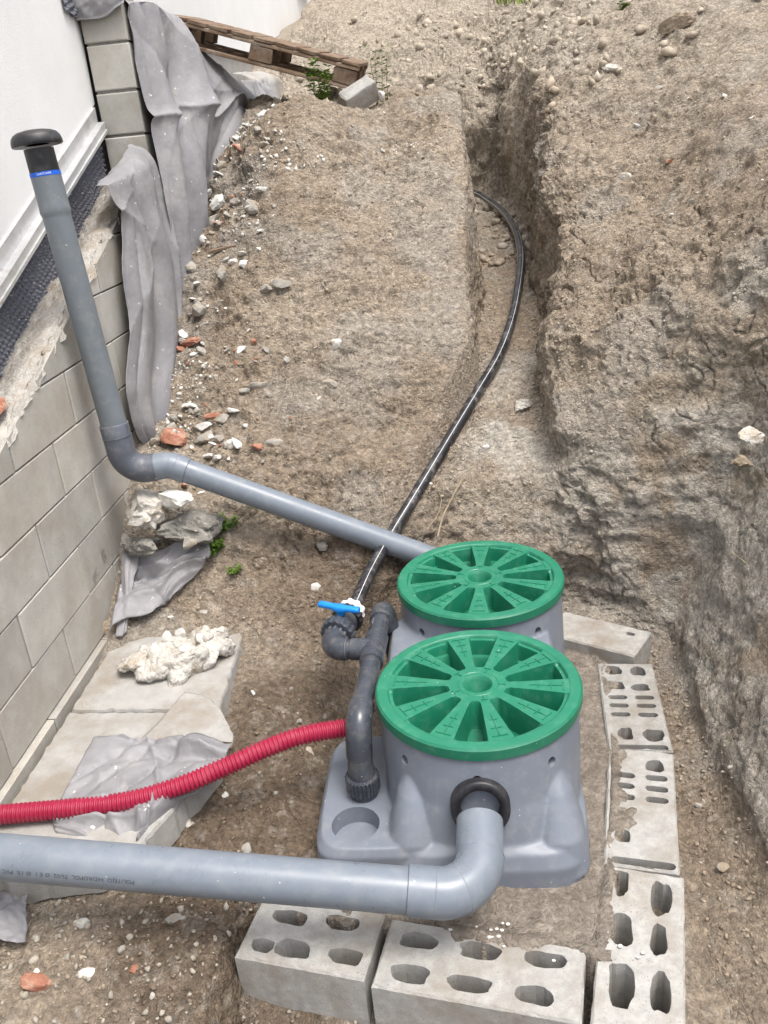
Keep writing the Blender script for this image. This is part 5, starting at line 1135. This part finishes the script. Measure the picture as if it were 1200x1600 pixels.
# ------------------------------------------------------------------ wooden pallet bridging wall and mound
pal = thing('wooden_pallet', 'weathered wooden pallet leaning from the wall top to the mound crest', 'pallet', (-.49, 5.54, 2.12))
ex = (Vector((-1.565, 5.50, 2.475))-Vector((-.494, 5.535, 2.122))).normalized(); ey = Vector((.05, 1, .06)); ey = (ey-ex*ey.dot(ex)).normalized(); ez = ey.cross(ex); ez = ez if ez.z > 0 else -ez
RP = Matrix((ex, ey, ez)).transposed(); O = Vector(pal.location)
def plank(name, x, y, z, sx, sy, sz):
    r_ = random
    V, F = box((0, 0, 0), (1, 1, 1)); 
    v = [O+RP @ (Vector((x, y, z))+Vector((p[0]*sx+r_.uniform(-.003, .003), p[1]*sy+r_.uniform(-.004, .004), p[2]*sz+r_.uniform(-.002, .002)))) for p in V]
    o = mesh_obj(name, v, F, 'wood', pal); m = o.modifiers.new('bevel', 'BEVEL'); m.width = .003; m.segments = 1
PL, PW = 1.13, .82
for y in (.05, PW/2, PW-.05):
    plank('bottom_board', PL/2, y, .011, PL, .10, .022)
    for x in (.075, PL/2, PL-.075): plank('spacer_block', x, y, .062, .13, .10, .078)
    plank('stringer_board', PL/2, y, .112, PL, .10, .020)
for i in range(9): plank('deck_board', .055+i*(PL-.11)/8, PW/2, .134, .105, PW, .021)

# ------------------------------------------------------------------ weeds, grass, roots
def leafquad(g, p, d, up, L, W):
    s = d.cross(up).normalized()*W; m = p+d*L*.5+up*L*.10
    g.add([p, m+s, p+d*L-up*L*.08, m-s], [(0, 1, 2), (0, 2, 3)])
def weed(label, loc, h, stems, seed, lf=.03, spread=.5, lean=0):
    r = random.Random(seed); root = thing('weed', label, 'weed', loc); g = G(); gs = G()
    for s in range(stems):
        a = r.uniform(0, 6.28); q = Vector((r.uniform(-.03, .03), r.uniform(-.03, .03), -.01)); d = Vector((math.cos(a)*spread*r.random()+lean, math.sin(a)*spread*r.random(), 1)).normalized(); hh = h*r.uniform(.55, 1); pts = []
        n = 9
        for k in range(n):
            pts.append(q.copy()); q = q+d*hh/n; d = (d+Vector((r.uniform(-.12, .12), r.uniform(-.12, .12), .02))).normalized()
            for _ in range(3):
                b = r.uniform(0, 6.28); ld = Vector((math.cos(b), math.sin(b), r.uniform(-.1, .6))).normalized(); leafquad(g, q, ld, Vector((0, 0, 1)), lf*r.uniform(.5, 1.2), lf*.26)
        gs.add(*tube(pts, [.0022*(1-.6*i/n) for i in range(n)], 5))
    o = g.build('leaves', 'leaf', root, False, True); o['kind'] = 'stuff'; o = gs.build('stems', 'stem', root, True, True); o['kind'] = 'stuff'
def gpt(x, y): p = GQ[gz(x, y)]; return (float(p[0]), float(p[1]), float(p[2]))
weed('leafy green weed growing left of the broken block piece on the crest', (-.665, 5.36, gpt(-.665, 5.36)[2]), .26, 9, 1, .045, .7)
weed('tall thin yellowish weed growing beside the pallet end on the crest', (-.335, 5.62, gpt(-.335, 5.62)[2]), .36, 4, 2, .036, .25)
weed('small bright green weed beside the crumpled sheet', (-1.035, 3.115, gpt(-1.035, 3.115)[2]), .06, 8, 3, .03, 1.4)
weed('small green weed under the sloping grey pipe beside the boulder', (-.965, 3.17, gpt(-.965, 3.17)[2]), .05, 6, 4, .024, 1.5)
weed('tiny green sprout below the small weeds near the crumpled sheet', (-.93, 3.05, gpt(-.93, 3.05)[2]), .035, 4, 6, .018, 1.4)
weed('small dark green tuft on top of the right bank near the big clod', (1.22, 6.5, gpt(1.22, 6.5)[2]), .08, 5, 5, .03, .8)
def grass_tufts():
    r = random.Random(4); g = G()
    for _ in range(1500):
        x = r.uniform(.55, 1.85); y = r.gauss(9.6, .55)
        if x < 1.0 and r.random() < .5: continue
        z = float(np.interp(y, [8.8, 10, 12], [2.86, 3.05, 3.45])); hh = r.uniform(.08, .26); a = r.uniform(0, 6.28); d = Vector((math.cos(a)*.5, math.sin(a)*.5, 1)).normalized(); s = Vector((-math.sin(a), math.cos(a), 0))*.006; p = Vector((x, y, z-.04))
        g.add([p-s, p+s, p+d*hh*.6+s*.7, p+d*hh+Vector((math.cos(a), math.sin(a), -.2))*hh*.2, p+d*hh*.6-s*.7], [(0, 1, 2, 4), (4, 2, 3)])
    o = g.build('grass', 'grass'); o['kind'] = 'stuff'; tag(o, 'dry green grass along the crest behind the right bank', 'grass')
grass_tufts()
for i, (lab, pts, rr) in enumerate([
    ('pale forked root sticking out beside the black pipe behind the tank', [(-.115, 3.235, .33), (-.085, 3.28, .41), (-.04, 3.33, .475), (.01, 3.39, .545)], .0045),
    ('thin curved root tip arching over the trench floor near the forked root', [(-.02, 3.35, .50), (.03, 3.40, .55), (.075, 3.40, .535), (.085, 3.37, .49), (.06, 3.34, .45)], .0016),
    ('thin upright root left of the black pipe', [(-.335, 3.30, .42), (-.325, 3.31, .47), (-.335, 3.34, .53)], .0035),
    ('wispy root crossing under the forked root', [(-.16, 3.25, .36), (-.11, 3.29, .41), (-.09, 3.33, .46), (-.10, 3.35, .50), (-.075, 3.37, .51)], .0020),
    ('pale hair root on the right bank above the back block', [(.93, 2.80, .42), (.97, 2.72, .40), (1.0, 2.66, .36)], .002)]):
    o = G().add(*tube(catmull(pts, 8), [rr*(1-.6*k/(8*(len(pts)-1))) for k in range(8*(len(pts)-1)+1)], 7)).build('root', 'dryroot', None, True); tag(o, lab, 'root')
# thin wooden sliver lying in the rubble
o = G().add(*box((-1.13, 4.47, 1.42), (.13, .018, .012), Euler((.2, -.1, .25)).to_matrix())).build('wood_sliver', 'wood'); tag(o, 'thin grey wooden sliver in the rubble beside the torn plastic scrap', 'wood')
# scratched marks on one wall block
def wall_text(txt, y, z, size, rot):
    cu = bpy.data.curves.new('txt', 'FONT'); cu.body = txt; cu.size = size; ob = bpy.data.objects.new('txt', cu); COL.objects.link(ob)
    dg = bpy.context.evaluated_depsgraph_get(); dg.update(); me = bpy.data.meshes.new_from_object(ob.evaluated_get(dg)); bpy.data.objects.remove(ob)
    c_, s_ = math.cos(rot), math.sin(rot)
    v = [(XW+.0035, y+(p.co.x*c_-p.co.y*s_), z+(p.co.x*s_+p.co.y*c_)) for p in me.vertices]
    mesh_obj('scratched_mark', v, [tuple(p.vertices) for p in me.polygons], 'joint', rwall)
wall_text('JfC', 2.85, .40, .05, .25); wall_text('8', 2.965, .43, .075, .1)
